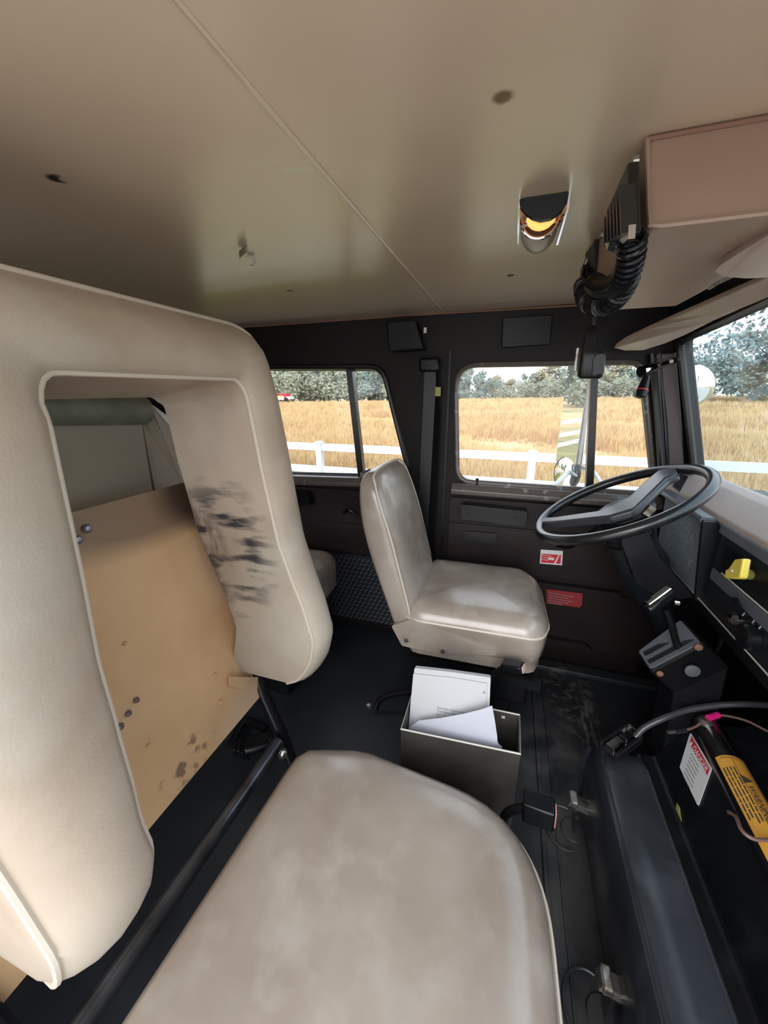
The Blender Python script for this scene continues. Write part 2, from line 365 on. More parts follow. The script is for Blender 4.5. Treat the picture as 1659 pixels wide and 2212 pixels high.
# sill + window lips
obj('window_sill', MB().prism(rpoly([V((-.20, 1.5, -.332)), V((-.20, 1.478, -.338)), V((-.20, 1.462, -.360)), V((-.20, 1.464, -.378)), V((-.20, 1.5, -.392))], .008, 3), (.80, 0, -.004)), 'sill', door1)
obj('window_frame', MB().tube([p+V((0, -.002, 0)) for p in resamp(fw_hole, 90, True)], .010, 8, True), 'sill', door1, label='grey painted lip of the front window opening')
obj('lock_button', MB().lathe([(.003, 0), (.003, .025), (.006, .027), (.006, .033), (.001, .035)], P(1030, 1050, y=1.48)-V((0, 0, .003)), (0, 0, 1), 10), 'blackg', door1)
c0, c1 = P(997, 1083, y=1.475), P(1139, 1098, y=1.475)
g = MB().prism(rpoly([c0, c1, P(1135, 1130, y=1.475), P(1000, 1117, y=1.475)], .012, 4), (0, -.045, 0))
ph = obj('pull_handle', g, 'black', door1, bevel=.008, seg=3)
for px, py in ((1013, 1106), (1113, 1115)):
    obj('handle_screw', MB().lathe([(.006, 0), (.006, .004), (.001, .005)], P(px, py, y=1.43), (0, -1, 0), 10), 'black', ph)
obj('door_latch_recess', MB().prism(rpoly([P(1004, 1147, y=1.47), P(1073, 1152, y=1.47), P(1073, 1174, y=1.47), P(1004, 1168, y=1.47)], .003, 2), (0, -.004, 0)), 'black', door1, label='black rectangular cut-out in the door panel')
# stickers on door
def quad(pts, n, th, m, parent, name, label=None):
    return obj(name, MB().prism(pts, V(n)*th), m, parent, smooth=False, label=label)
st = quad([P(1168, 1187, y=1.479), P(1216, 1190, y=1.479), P(1214, 1221, y=1.479), P(1166, 1217, y=1.479)], (0, -1, 0), .001, 'white', door1, 'warning_sticker', 'small red and white warning sticker with a tear across it')
quad([P(1170, 1196, y=1.4775), P(1212, 1199, y=1.4775), P(1211, 1218, y=1.4775), P(1169, 1215, y=1.4775)], (0, -1, 0), .0006, 'red', st, 'red_field')
quad([P(1185, 1204, y=1.4765), P(1197, 1205, y=1.4765), P(1197, 1210, y=1.4765), P(1184, 1209, y=1.4765)], (0, -1, 0), .0004, 'white', st, 'white_box')
quad([P(1207, 1198, y=1.4765), P(1209, 1199, y=1.4765), P(1199, 1220, y=1.4765), P(1195, 1220, y=1.4765)], (0, -1, 0), .0004, 'white', st, 'tear')
mw = MB(); words(mw, P(1171, 1199, y=1.4762), (1, 0, -.02), (0, 0, 1), .035, 3, .003, .009, 3); words(mw, P(1171, 1192.5, y=1.4775), (1, 0, -.02), (0, 0, 1), .11, 1, .003, .009, 4)
obj('small_print', mw, 'white', st, smooth=False)
sl = quad([P(1180, 1272, y=1.486), P(1258, 1282, y=1.486), P(1257, 1306, y=1.486), P(1252, 1312, y=1.486), P(1180, 1303, y=1.486)], (0, -1, 0), .001, 'dred', door1, 'long_red_label', 'dull red printed label low on the door')
mw = MB(); words(mw, P(1186, 1280, y=1.4845), (1, 0, -.05), (0, 0, 1), .09, 5, .004, .011, 9)
obj('small_print', mw, M and 'ink', sl, smooth=False)
# rear door
mb = MB()
mb.prism(rpoly([XZ(-1.7, -.40), XZ(-.36, -.40), XZ(-.33, -.70), XZ(-1.7, -.70)], .012, 3), (0, -.016, 0))
mb.prism(rpoly([XZ(-1.7, -.56), XZ(-.42, -.555), XZ(-.42, -.575), XZ(-1.7, -.58)], .008, 3), (0, -.022, 0))
mb.prism(rpoly([XZ(-1.7, -.72), XZ(-.34, -.72), XZ(-.34, -1.0), XZ(-1.7, -1.0)], .012, 3), (0, -.008, 0))
door2 = struct('door_2', mb, 'door', smooth=False, bevel=.004)
obj('window_sill', MB().prism(rpoly([V((-1.4, 1.5, -.362)), V((-1.4, 1.475, -.368)), V((-1.4, 1.462, -.39)), V((-1.4, 1.464, -.405)), V((-1.4, 1.5, -.42))], .008, 3), (1.02, 0, .035)), 'sill', door2)
obj('window_frame', MB().tube([p+V((0, -.002, 0)) for p in resamp(rw_hole, 110, True)], .011, 8, True), 'rubber', door2, label='black rubber lip of the rear window opening')
obj('window_seal', MB().tube([p+V((0, .018, 0)) for p in resamp(rw_hole, 110, True)], .016, 8, True), 'rubber', door2)
obj('pull_handle', MB().prism(rpoly([P(600, 1056, y=1.475), P(672, 1060, y=1.475), P(677, 1088, y=1.475), P(600, 1086, y=1.475)], .010, 4), (0, -.04, 0)), 'blackg', door2, bevel=.007, seg=3)
obj('window_crank', MB().tube(crv([P(742, 1108, y=1.46), P(755, 1102, y=1.45), P(775, 1116, y=1.45)]), .007, 8), 'blackg', door2)
dp = obj('tread_plate', MB().box((-.62, 1.487, -.875), (.50, .006, .34)), 'dplate', door2, smooth=False, label='black diamond tread plate on the lower rear panel')
mb = MB()
for i in range(22):
    for j in range(15):
        x = -.86+i*.0225+(j % 2)*.011; z = -1.035+j*.022; a = math.radians(50 if (i+j) % 2 else 128)
        if not (-.868 < x < -.372): continue
        mb.box((x, 1.483, z), (.019, .004, .0042), Matrix.Rotation(-math.radians(40), 3, 'Y'))
obj('tread_bars', mb, 'tread', dp, smooth=False)
# glazing
w1 = struct('window_1', MB().prism([p+V((0, .02, 0)) for p in fw_hole], (0, .004, 0)), 'glass', smooth=False)
obj('division_bar', MB().prism([V((.240, 1.505, .10)), V((.262, 1.505, .10)), V((.308, 1.505, -.335)), V((.283, 1.505, -.335))], (0, .03, 0)), 'rubber', w1)
w2 = struct('window_2', MB().prism([p+V((0, .02, 0)) for p in rw_hole], (0, .004, 0)), 'glass', smooth=False)
obj('division_bar', MB().prism([V((-.655, 1.503, .115)), V((-.630, 1.503, .115)), V((-.585, 1.503, -.35)), V((-.612, 1.503, -.35))], (0, .03, 0)), 'rubber', w2)
mb = MB().tube([P(783, 1022, y=1.49), P(800, 1015, y=1.48), P(812, 1018, y=1.47)], .006, 8); mb.box(P(787, 1025, y=1.495), (.03, .02, .02))
obj('vent_latch', mb, 'steel', w2)
# windshield wall
def WS(y, z): return V((.568-.29*(z+.23), y, z))
ws_hole = rpoly([WS(1.438, .148), WS(.05, .215), WS(.05, -.31), WS(1.438, -.31)], [.035, .03, .02, .02])
wf = MB().plate([[WS(1.56, .33), WS(-.1, .33), WS(-.1, -.40), WS(1.56, -.40)], ws_hole], (.028, 0, .008))
struct('wall_front', wf, 'rubber')
w3 = struct('window_3', MB().prism([p+V((.02, 0, .006)) for p in ws_hole], (.004, 0, 0)), 'wglass', smooth=False)
obj('windshield_seal', MB().tube([p for p in resamp(ws_hole, 120, True)], .011, 8, True), 'rubber', w3, label='black rubber seal around the windshield')
mb = MB().prism([V((.415, 1.492, .12)), V((.460, 1.480, .12)), V((.565, 1.462, -.30)), V((.515, 1.490, -.30))], (0, -.012, 0))
ap = struct('trim_1', mb, 'apil', bevel=.006, label='grey trim panel of the windshield pillar')
for (xa, xb, r) in ((.405, .508, .010), (.464, .570, .012), (.425, .528, .006)):
    obj('pillar_seal', MB().tube([V((xa, 1.482, .12)), V(((xa+xb)/2, 1.474, -.09)), V((xb, 1.474, -.31))], r, 8), 'rubber', ap)
# floor, ceiling, rear, firewall, right rear wall
struct('floor', MB().box((-.5, .75, ZF-.02), (2.6, 1.7, .04)), 'floor', smooth=False)
ce = struct('ceiling', MB().box((-.70, .70, ZC+.02), (2.2, 1.66, .04)), 'ceil', smooth=False)
obj('ceiling_seam', MB().tube([V((-.262, y*.1, ZC-.0005)) for y in range(-1, 16)], .0028, 6), 'ceil', ce, label='raised welt seam across the headliner')
obj('headliner_edge', MB().tube([V((-1.75, 1.494, ZC-.002)), V((-.4, 1.494, ZC-.001)), V((.42, 1.494, ZC-.008))], .004, 6), 'rust', ce, label='reddish brown edge welt along the headliner')
struct('trim_2', MB().prism([V((.395, -.1, ZC)), V((.395, -.1, ZC-.006)), V((.50, -.1, .19)), V((.53, -.1, .20)), V((.53, -.1, ZC+.03))], (0, 1.6, 0)), 'dark', smooth=False, label='dark header panel above the windshield')
struct('wall_back', MB().box((-1.78, .75, -.4), (.06, 1.7, 1.42)), 'dark', smooth=False)
wr = [V((-1.8, -.08, ZF-.05)), V((-.62, -.08, ZF-.05)), V((-.62, -.08, ZC+.03)), V((-1.8, -.08, ZC+.03))]
wh = rpoly([V((-1.5, -.08, .12)), V((-.8, -.08, .12)), V((-.75, -.08, -.35)), V((-1.5, -.08, -.35))], .05)
struct('wall_right', MB().plate([wr, wh], (0, -.05, 0)), 'dark', smooth=False)
struct('wall_firewall', MB().box((.80, .72, -.72), (.05, 1.64, .78)), 'black', smooth=False)
struct('wall_kick', MB().box((.69, 1.512, -.72), (.26, .03, .78)), 'black', smooth=False)
# sill and floor ribs
tr = struct('trim_3', MB().box((.15, 1.44, ZF+.012), (1.1, .05, .024)), 'floor', smooth=False, bevel=.006, label='black rubber door sill strip')
mb = MB()
for i in range(60): mb.box((-.35+i*.0125, 1.475, ZF+.005), (.004, .045, .008))
obj('sill_ribs', mb, 'floor', tr, smooth=False)
mb = MB().box((.172, .8, ZF+.004), (.012, 1.25, .008)).box((.205, .8, ZF+.002), (.006, 1.25, .005))
struct('trim_4', mb, 'floor', smooth=False, bevel=.002, label='raised seams along the floor mat')
mb = MB()
for i in range(17):
    for j in range(14):
        mb.box((.36+i*.016, 1.0+j*.022, ZF+.003), (.006, .017, .006))
o = obj('grip_pattern', mb, 'floor', None, smooth=False); o['kind'] = 'structure'; o.name = 'trim_5'
# header fittings on left wall
o = obj('header_vent', MB().prism([P(1086, 688, y=1.495), P(1193, 682, y=1.495), P(1188, 745, y=1.495), P(1083, 752, y=1.495)], (0, -.014, 0)), 'black', wall_left, smooth=False, bevel=.003)
obj('header_vent_face', MB().prism([P(1098, 701, y=1.48), P(1180, 697, y=1.48), P(1176, 738, y=1.48), P(1096, 743, y=1.48)], (0, -.004, 0)), 'black', o, smooth=False)
o = obj('header_box', MB().prism([P(845, 702, y=1.495), P(905, 697, y=1.495), P(922, 757, y=1.495), P(851, 763, y=1.495)], (0, -.06, 0)), 'black', wall_left, smooth=False, bevel=.004)
obj('bright_clip', MB().box(P(919, 714, y=1.45), (.010, .012, .018)), 'steel', wall_left, smooth=False)
# seat belt on B pillar
sb = thing('seat_belt', 'black seat belt hanging down the door pillar behind the driver seat', 'seat belt', (-.29, 1.46, -.95))
a = P(930, 785, y=1.46)
mb = MB(); pts = [P(x, y, y=1.455) for x, y in ((930, 790), (925, 900), (920, 1000), (915, 1100), (912, 1200), (912, 1290))]
mb.loft([[p+V((-.022, 0, 0)), p+V((.022, .004, 0)), p+V((.022, .007, 0)), p+V((-.022, .003, 0))] for p in pts])
obj('webbing', mb, 'black', sb)
pts = [P(x, y, y=1.465) for x, y in ((940, 800), (944, 900), (938, 1050), (932, 1190), (930, 1290))]
mb = MB().loft([[p+V((-.012, .0, 0)), p+V((.012, -.01, 0)), p+V((.012, -.007, 0)), p+V((-.012, .003, 0))] for p in pts])
obj('webbing', mb, 'black', sb)
obj('upper_anchor', MB().box(P(928, 788, y=1.46), (.075, .03, .05)), 'blackg', sb, bevel=.01, seg=3)
obj('care_tag', MB().box(P(946, 846, y=1.452), (.020, .003, .032)), 'yel2', sb, smooth=False, label='small yellowish tag')
# ================================================================== PASSENGER SEAT (cut-out back)
seat = thing('passenger_seat', 'large tan vinyl front passenger seat with a cut-out hollow backrest', 'seat', (-.3, .35, ZF))
XF = [(-.70, -.435), (-.66, -.412), (-.60, -.388), (-.545, -.376), (-.457, -.396), (-.40, -.415), (-.307, -.440), (-.2, -.453), (-.103, -.464), (-.006, -.478), (.087, -.500), (.132, -.530), (.2, -.60)]
outer = resamp(rpoly([V((0, .110, -.655)), V((0, .105, -.3)), V((0, .100, .142)), V((0, .752, .142)), V((0, .752, -.3)), V((0, .748, -.70))], [0, 0, .05, .045, 0, 0]), 96)
# matched inner path
def segs(pts, cnts):
    out = []
    for (a, b), c in zip(zip(pts, pts[1:]), cnts):
        for k in range(c): out.append(a.lerp(b, k/c))
    out.append(pts[-1]); return out
N1, N2 = 34, 34
outer = segs([V((0, .112, -.655)), V((0, .100, .09)), V((0, .112, .135)), V((0, .15, .142)), V((0, .705, .142)), V((0, .742, .13)), V((0, .752, .09)), V((0, .748, -.69))], [34, 3, 3, 28, 3, 3, 34])
IY0 = [(-.66, .226), (-.61, .222), (-.50, .223), (-.378, .245), (-.2, .270), (-.094, .282), (-.02, .292)]
IY1 = [(-.69, .655), (-.5, .653), (-.43, .652), (-.25, .645), (-.13, .641), (-.01, .645)]
inner = [V((0, interp(IY0, -.655+.63*k/34), -.655+.63*k/34)) for k in range(35)]
inner += [V((0, .288+.03*(1-math.cos(k*math.pi/12)), -.025+.052*math.sin(k*math.pi/12))) for k in range(1, 6)]+[V((0, .320, .027))]
inner += [V((0, .318+.302*k/28, .027+.003*k/28)) for k in range(1, 29)]
inner += [V((0, .620+.025*math.sin(k*math.pi/12), -.005+.035*math.cos(k*math.pi/12))) for k in range(1, 7)]
inner += [V((0, interp(IY1, -.005-.685*k/34), -.005-.685*k/34)) for k in range(1, 35)]
assert len(inner) == len(outer), (len(inner), len(outer))
PROF = [(0.0, -.225), (0.0, -.15), (0.0, -.08), (0.0, -.030), (0.0, -.012), (0.03, -.003), (0.10, .004), (0.3, .012), (0.5, .014), (0.7, .008), (0.85, -.004), (0.95, -.018), (1.0, -.04), (1.0, -.09), (1.0, -.15), (0.98, -.205), (0.9, -.225), (0.5, -.23)]
rings = []
NN = len(outer)
def endround(i):
    k = min(i, NN-1-i); return 0.0 if k > 4 else (1-math.sqrt(max(0, 1-((5-k)/5)**2)))*.035
for i, (a, b) in enumerate(zip(inner, outer)):
    r = []
    e = endround(i); mid = (a+b)/2
    for t, d in PROF:
        p = a.lerp(b, t); p = p.lerp(mid, e/.035*.16)
        top = max(0, min(1, (a.z+.03)/.05))*(1 if t == 0 else 0)*max(0, (-d-.012)/.21)
        r.append(V((interp(XF, p.z)+d-(e if d > -.1 else -e), p.y, p.z-.032*top)))
    rings.append(r)
obj('backrest', MB().loft(rings), 'vinyl', seat)
# piping along inner and outer front edge
inn = [r[4] for r in rings]
obj('inner_piping', MB().tube(resamp(inn, 130), .0042, 8), 'piping', seat, label='pale piping around the cut-out')
ou = [r[11] for r in rings]
obj('outer_piping', MB().tube(resamp(ou, 130), .0048, 8), 'piping', seat, label='pale piping along the outer front edge')
obj('bolster_seam', MB().tube([P(385, 999, y=.658), P(470, 999, y=.657), P(560, 990, y=.656)], .0022, 6), 'piping', seat)
# hardboard back panel
ua = V((-.72, 0, -.195)); ub = V((-.597, 0, -.79))
def PLN(y, t, off=0): q = ua.lerp(ub, t); return V((q.x+off, y, q.z+off*.2))
mb = MB().prism([PLN(.06, 0), PLN(.735, 0), PLN(.735, .90), PLN(.728, 1.0), PLN(.70, 1.015), PLN(.06, 1.015)], (-.008, 0, -.002))
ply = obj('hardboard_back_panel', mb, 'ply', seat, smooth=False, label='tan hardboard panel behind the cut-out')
obj('folded_corner', MB().prism([P(497, 1462, x=-.60), P(565, 1463, x=-.595), P(571, 1480, x=-.595), P(556, 1496, x=-.600), P(498, 1482, x=-.605)], (-.004, 0, 0)), 'ply', ply, smooth=False)
nrm = V((.98, 0, .2))
for px, py, s in ((187, 1142, 1), (167, 1166, 1), (294, 1512, .7), (277, 1541, .7), (260, 1569, .75), (270, 1390, .5), (208, 1432, .5), (463, 1457, .4), (475, 1516, .5), (320, 1610, .4)):
    q = PP(px, py, ua+V((.003, 0, 0)), V((ua-ub).cross(V((0, 1, 0))))) 
    obj('screw', MB().lathe([(.008*s, 0), (.008*s, .003), (.005*s, .006), (.001, .0065)], q, nrm, 10), 'screw' if s > .6 else 'ply', ply)
# rear shell seen through the cut-out
bp = [P(60, 902, x=-.86), P(308, 910, x=-.85), P(338, 1100, x=-.85), P(60, 1200, x=-.86)]
obj('rear_panel', MB().prism(bp, (-.02, 0, 0)), 'bag', seat, bevel=.004, label='grey tan vinyl panel seen through the cut-out')
a, b = P(50, 878, x=-.835), P(308, 886, x=-.84)
obj('rear_roll', MB().tube([a, a.lerp(b, .5), b], .034, 16), 'greygreen', seat, label='worn grey green roll above the rear panel')
mb = MB().prism([P(322, 868, x=-.83), P(308, 915, x=-.86), P(338, 1075, x=-.85), P(402, 1062, x=-.82)], (-.02, .004, 0))
mb.prism([P(322, 868, x=-.83), P(402, 1062, x=-.82), P(402, 960, x=-.84), P(362, 898, x=-.86)], (-.015, .004, 0))
obj('rear_wedge', mb, 'bag', seat, smooth=False, bevel=.002)
# frame: tube bar, posts
fr = obj('seat_frame', MB().tube([V((-.535, -.02, -.898)), V((-.53, .3, -.9)), V((-.524, .662, -.9))], .019, 16), 'frametube', seat, label='black steel tube behind the cushion')
mb = MB().tube([V((-.61, .715, -.72)), V((-.595, .712, -.80)), V((-.53, .69, -.905)), V((-.50, .685, -1.0)), V((-.48, .68, ZF))], .017, 14)
obj('frame_post', mb, 'metalblk', seat)
obj('frame_post', MB().tube([V((-.61, .095, -.72)), V((-.57, .10, -.82)), V((-.53, .09, -.90)), V((-.50, .09, ZF))], .017, 14), 'metalblk', seat)
obj('pivot_bolt', MB().lathe([(.012, 0), (.012, .012), (.007, .016), (.001, .017)], P(612, 1625, y=.66), (.4, -.8, .3), 10), 'steel', seat)
# cushion
oc = rpoly([V((-.400, .02, 0)), V((-.378, .545, 0)), V((-.24, .585, 0)), V((.118, .55, 0)), V((.135, .02, 0))], [.05, .06, .12, .19, .06], 12)
lay = [(.03, -.90), (.006, -.88), (0, -.80), (0, -.76), (.003, -.745), (.010, -.728), (.024, -.715), (.045, -.706), (.08, -.700), (.12, -.697), (.17, -.695), (.23, -.694)]
obj('seat_cushion', cushion([(p.x, p.y) for p in oc], lay), 'vinyl_gloss', seat, label='shiny worn seat cushion')
o56 = resamp([V((p.x, p.y, -.752)) for p in oc], 100, True)
obj('cushion_piping', MB().tube(o56, .0026, 6, True), 'piping', seat)
obj('seat_pedestal', MB().prism(rpoly([V((-.36, .06, ZF)), V((-.36, .50, ZF)), V((.09, .50, ZF)), V((.09, .06, ZF))], .02), (0, 0, .19)), 'black', seat, smooth=False)
# buckles
def buckle(o, d, label, btn, sc=1.0, stalk=None, hg=.024):
    t = thing('seat_belt_buckle', label, 'buckle', o)
    d = V(d).normalized(); u = d.orthogonal().normalized() if abs(d.z) > .9 else d.cross(V((0, 0, 1))).normalized(); v = u.cross(d)
    R = Matrix((d, u, v)).transposed()
    obj('buckle_body', MB().box(V(o), (.058*sc, .036*sc, hg*sc), R), 'blackg', t, bevel=.005, seg=3)
    obj('release_button', MB().box(V(o)+d*.0292*sc, (.004, .022*sc, hg*.75*sc), R), btn, t, bevel=.001)
    if stalk: obj('stalk', MB().tube(crv([V(o)-d*.02, (V(o)-d*.05).lerp(V(stalk), .4)+V((0, 0, .01)), V(stalk)], 12), .009, 8), 'black', t)
buckle(P(1163, 1750, y=.625), (1, -.08, .04), 'black seat belt buckle with red button beside the front passenger cushion', 'btn', 1.05, (.05, .62, -.93), hg=.048)
buckle(P(1108, 1440, y=.94), (.9, -.3, .25), 'black seat belt buckle with pale button under the driver cushion front', 'btn2', 1.0, (-.02, .96, -.93))
t = thing('belt_end', 'black belt buckle lying on the floor behind the passenger seat', 'buckle', P(550, 1610, z=ZF))
q = P(558, 1605, z=-1.02)
obj('buckle_body', MB().box(q, (.09, .06, .03), Matrix.Rotation(.6, 3, 'Z')), 'blackg', t, bevel=.012, seg=3)
mb = MB()
for i in range(4): mb.box(P(508+i*9, 1612+i*3, z=-1.035), (.012, .05, .03), Matrix.Rotation(.6, 3, 'Z'))
obj('adjuster', mb, 'black', t, smooth=False, bevel=.003)
obj('strap', MB().tube(crv([P(500, 1610, z=-1.06), P(530, 1560, z=-1.05), P(575, 1575, z=-1.04)], 12), .014, 8), 'black', t)
# ================================================================== DRIVER SEAT
ds = thing('driver_seat', 'smaller glossy grey tan driver seat with padded back beside the far door', 'seat', (-.06, 1.17, ZF))
def sx(z, front):   # side profile of backrest
    return interp([(-.70, -.225), (-.625, -.237), (-.383, -.300), (-.235, -.352), (-.19, -.375)] if front else [(-.70, -.305), (-.67, -.312), (-.468, -.385), (-.366, -.410), (-.267, -.418), (-.19, -.415)], z)
rings = []
for z, s, wd in ((-.70, .8, .96), (-.69, 1, .985), (-.66, 1, 1), (-.60, 1, 1), (-.52, 1, 1), (-.44, 1, .995), (-.36, 1, .98), (-.31, 1, .96), (-.275, .97, .93), (-.25, .9, .88), (-.233, .74, .80), (-.222, .5, .70), (-.218, .25, .5)):
    xf, xb = sx(z, True), sx(z, False); cx = (xf+xb)/2; hx = (xf-xb)/2*s; yc = 1.17; hy = .185*wd
    r = []
    for k in range(40):
        a = 2*math.pi*k/40; ca, sa = math.cos(a), math.sin(a); e = .42
        X = math.copysign(abs(ca)**e, ca); Y = math.copysign(abs(sa)**.30, sa)
        bulge = .014*max(0, ca)*(1-abs(Y)**3)
        r.append(V((cx+hx*X+bulge, yc+hy*Y, z)))
    rings.append(r)
obj('backrest', MB().loft(rings), 'vinyl_gloss', ds, sub=1)
pipe = []
for z in (-.67, -.6, -.5, -.4, -.33, -.28, -.25): pipe.append(V((sx(z, True)-.010, .988+(.0 if z < -.3 else (z+.3)*.35), z)))
pipe += [V((-.368, 1.03, -.222)), V((-.372, 1.17, -.214)), V((-.368, 1.30, -.222))]
for z in (-.25, -.28, -.33, -.4, -.5, -.6): pipe.append(V((sx(z, True)-.010, 1.352-(.0 if z < -.3 else (z+.3)*.35), z)))
obj('back_piping', MB().tube(crv(pipe, 90), .0036, 8), 'piping', ds)
oc = rpoly([V((-.262, .975, 0)), V((-.262, 1.375, 0)), V((.10, 1.385, 0)), V((.148, 1.30, 0)), V((.158, 1.06, 0)), V((.135, .985, 0))], [.05, .05, .07, .06, .05, .05], 8)
lay = [(.028, -.795), (.012, -.78), (.012, -.745), (.004, -.735), (.0, -.70), (-.003, -.665), (-.004, -.655), (.002, -.64), (.014, -.622), (.034, -.610), (.06, -.605), (.11, -.601), (.17, -.598), (.22, -.597), (.255, -.597)]
obj('seat_cushion', cushion([(p.x, p.y) for p in oc], lay), 'vinyl_gloss', ds)
obj('cushion_piping', MB().tube([p+V((0, 0, -.655)) for p in resamp(oc, 100, True)], .0052, 6, True), 'piping', ds)
fl = obj('side_flap', MB().prism(rpoly([P(845, 1352, y=.972), P(890, 1338, y=.972), P(1000, 1385, y=.972), P(1090, 1418, y=.972), P(935, 1410, y=.972), P(868, 1395, y=.972)], .008, 3), (0, .02, 0)), 'vinyl_gloss', ds, bevel=.006)
for px, py in ((878, 1382), (957, 1406)):
    obj('grommet', MB().lathe([(.013, 0), (.012, .003), (.008, .003), (.008, .001), (.001, .001)], P(px, py, y=.970), (0, -1, 0), 16), 'vinyl_gloss', fl)
    obj('bolt', MB().lathe([(.007, 0), (.007, .006), (.001, .007)], P(px, py, y=.970), (0, -1, 0), 8), 'screw', fl)
mb = MB().box((-.05, 1.18, -.86), (.34, .34, .10)).box((-.03, 1.18, -.98), (.22, .26, .2))
obj('seat_pedestal', mb, 'black', ds, smooth=False, bevel=.01)
obj('slide_rail', MB().box((-.05, 1.0, -.815), (.40, .02, .03)), 'black', ds, smooth=False)
# rear bench end behind
rs = thing('rear_seat', 'grey tan rear bench cushion end showing behind the passenger backrest', 'seat', (-.95, 1.2, ZF))
oc = rpoly([V((-1.3, .95, 0)), V((-1.3, 1.40, 0)), V((-.66, 1.40, 0)), V((-.62, .95, 0))], [.04, .05, .10, .06], 8)
obj('seat_cushion', cushion([(p.x, p.y) for p in oc], [(.03, -.79), (.0, -.78), (0, -.70), (.004, -.675), (.02, -.655), (.045, -.645), (.08, -.64), (.16, -.635), (.25, -.632)]), 'vinyl_gloss', rs)
obj('seat_base', MB().prism(rpoly([V((-1.28, .98, ZF)), V((-1.28, 1.38, ZF)), V((-.72, 1.38, ZF)), V((-.70, .98, ZF))], .02), (0, 0, .30)), 'black', rs, smooth=False)
# ================================================================== PAPER BOX
bx = thing('map_box', 'open grey sheet metal box holding papers between the two front seats', 'box', (-.05, .74, ZF))
A, B_, C_, D_ = V((-.182, .672, 0)), V((.084, .690, 0)), V((.084, .800, 0)), V((-.184, .792, 0))
zt, zb = -.75, ZF+.005
for nm, (a, b) in (('side_panel', (A, B_)), ('side_panel', (B_, C_)), ('side_panel', (C_, D_)), ('side_panel', (D_, A))):
    n = (b-a).cross(V((0, 0, 1))).normalized()
    obj(nm, MB().prism([a+V((0, 0, zb)), b+V((0, 0, zb)), b+V((0, 0, zt)), a+V((0, 0, zt))], n*-.003), 'boxm', bx, smooth=False)
mb = MB().tube([A+V((0, 0, zt)), B_+V((0, 0, zt)), C_+V((0, 0, zt)), D_+V((0, 0, zt))], .0022, 6, True)
obj('box_rim', mb, 'boxe', bx, label='pale bare metal rim of the box')
obj('box_bottom', MB().prism([p+V((0, 0, zb)) for p in (A, B_, C_, D_)], (0, 0, .003)), 'boxm', bx, smooth=False)
obj('rivet_hole', MB().box(P(1087, 1549, y=.795), (.008, .003, .006)), 'boxe', bx, smooth=False)
# booklet
bn = V((0, -1, .20)).normalized(); p0 = V((-.08, .755, -.70))
bk = thing('manual', 'white covered manual standing upright in the metal box with printed title', 'booklet', (-.08, .77, -.95))
q = [PP(x, y, p0, bn) for x, y in ((895, 1443), (975, 1452), (1060, 1464), (1056, 1560), (1040, 1640), (880, 1600))]
obj('page_block', MB().prism(rpoly(q, .004, 2), -bn*.014), 'paper', bk, smooth=False, bevel=.0015)
q2 = [PP(x, y, p0+bn*.002, bn) for x, y in ((893, 1455), (975, 1463), (1052, 1476), (1049, 1560), (1036, 1640), (880, 1600))]
cv = obj('cover', MB().prism(q2, bn*.001), 'paper', bk, smooth=False)
def tline(mb, txt, pa, pb, h, P0, N):
    a = PP(*pa, P0, N); b = PP(*pb, P0, N); r = (b-a).normalized(); u = N.cross(r).normalized()
    mb.text(txt, a, r, u, h, .0004)
mb = MB(); pc = p0+bn*.0035
tline(mb, 'Navistar International', (943, 1528), (995, 1538), .0088, pc, bn)
tline(mb, 'Transportation Corp.', (943, 1535), (995, 1545), .0088, pc, bn)
a = PP(942, 1542, pc, bn); b = PP(994, 1552, pc, bn); words(mb, a, b-a, bn.cross(b-a), .05, 2, .003, .006, 5)
obj('printed_title', mb, 'ink', cv, smooth=False)
obj('punch_hole', MB().lathe([(.003, 0), (.003, .0006), (.0001, .0007)], PP(1046, 1496, pc, bn), bn, 12), 'ink', cv)
# loose sheets
ls = thing('loose_paper', 'loose white sheets leaning in front of the manual in the metal box', 'paper', (-.05, .70, -.95))
n2 = V((0, -1, .13)).normalized()
def sheet(pix, off, name, bend):
    q = [PP(x, y, V((-.05, .716, -.76))+n2*off, n2) for x, y in pix]
    mb = MB().prism(q, n2*.0006)
    return obj(name, mb, 'paper2', ls, smooth=False)
sheet([(876, 1582), (886, 1570), (905, 1556), (950, 1551), (1000, 1542), (1040, 1532), (1063, 1524), (1068, 1550), (1074, 1590), (1076, 1640), (1070, 1680), (900, 1640)], .004, 'front_sheet', 0)
sheet([(886, 1600), (930, 1570), (1000, 1560), (1055, 1560), (1078, 1608), (1085, 1613), (1083, 1660), (1000, 1670)], .0, 'back_sheet', 0)
# floor cable
t = obj('floor_cable', MB().tube(crv([P(812, 1532, z=-1.07), P(822, 1512, z=-1.045), P(850, 1500, z=-1.03), P(890, 1496, z=-1.02), P(930, 1500, z=-1.04)], 30), .009, 8), 'black'); tag(t, 'black cable looping over the floor into the metal box area', 'cable')
t = obj('floor_bolt', MB().lathe([(.010, 0), (.010, .006), (.002, .008)], P(797, 1524, z=ZF), (0, 0, 1), 8), 'steel'); tag(t, 'small rusty bolt head on the black floor left of the metal box', 'bolt')
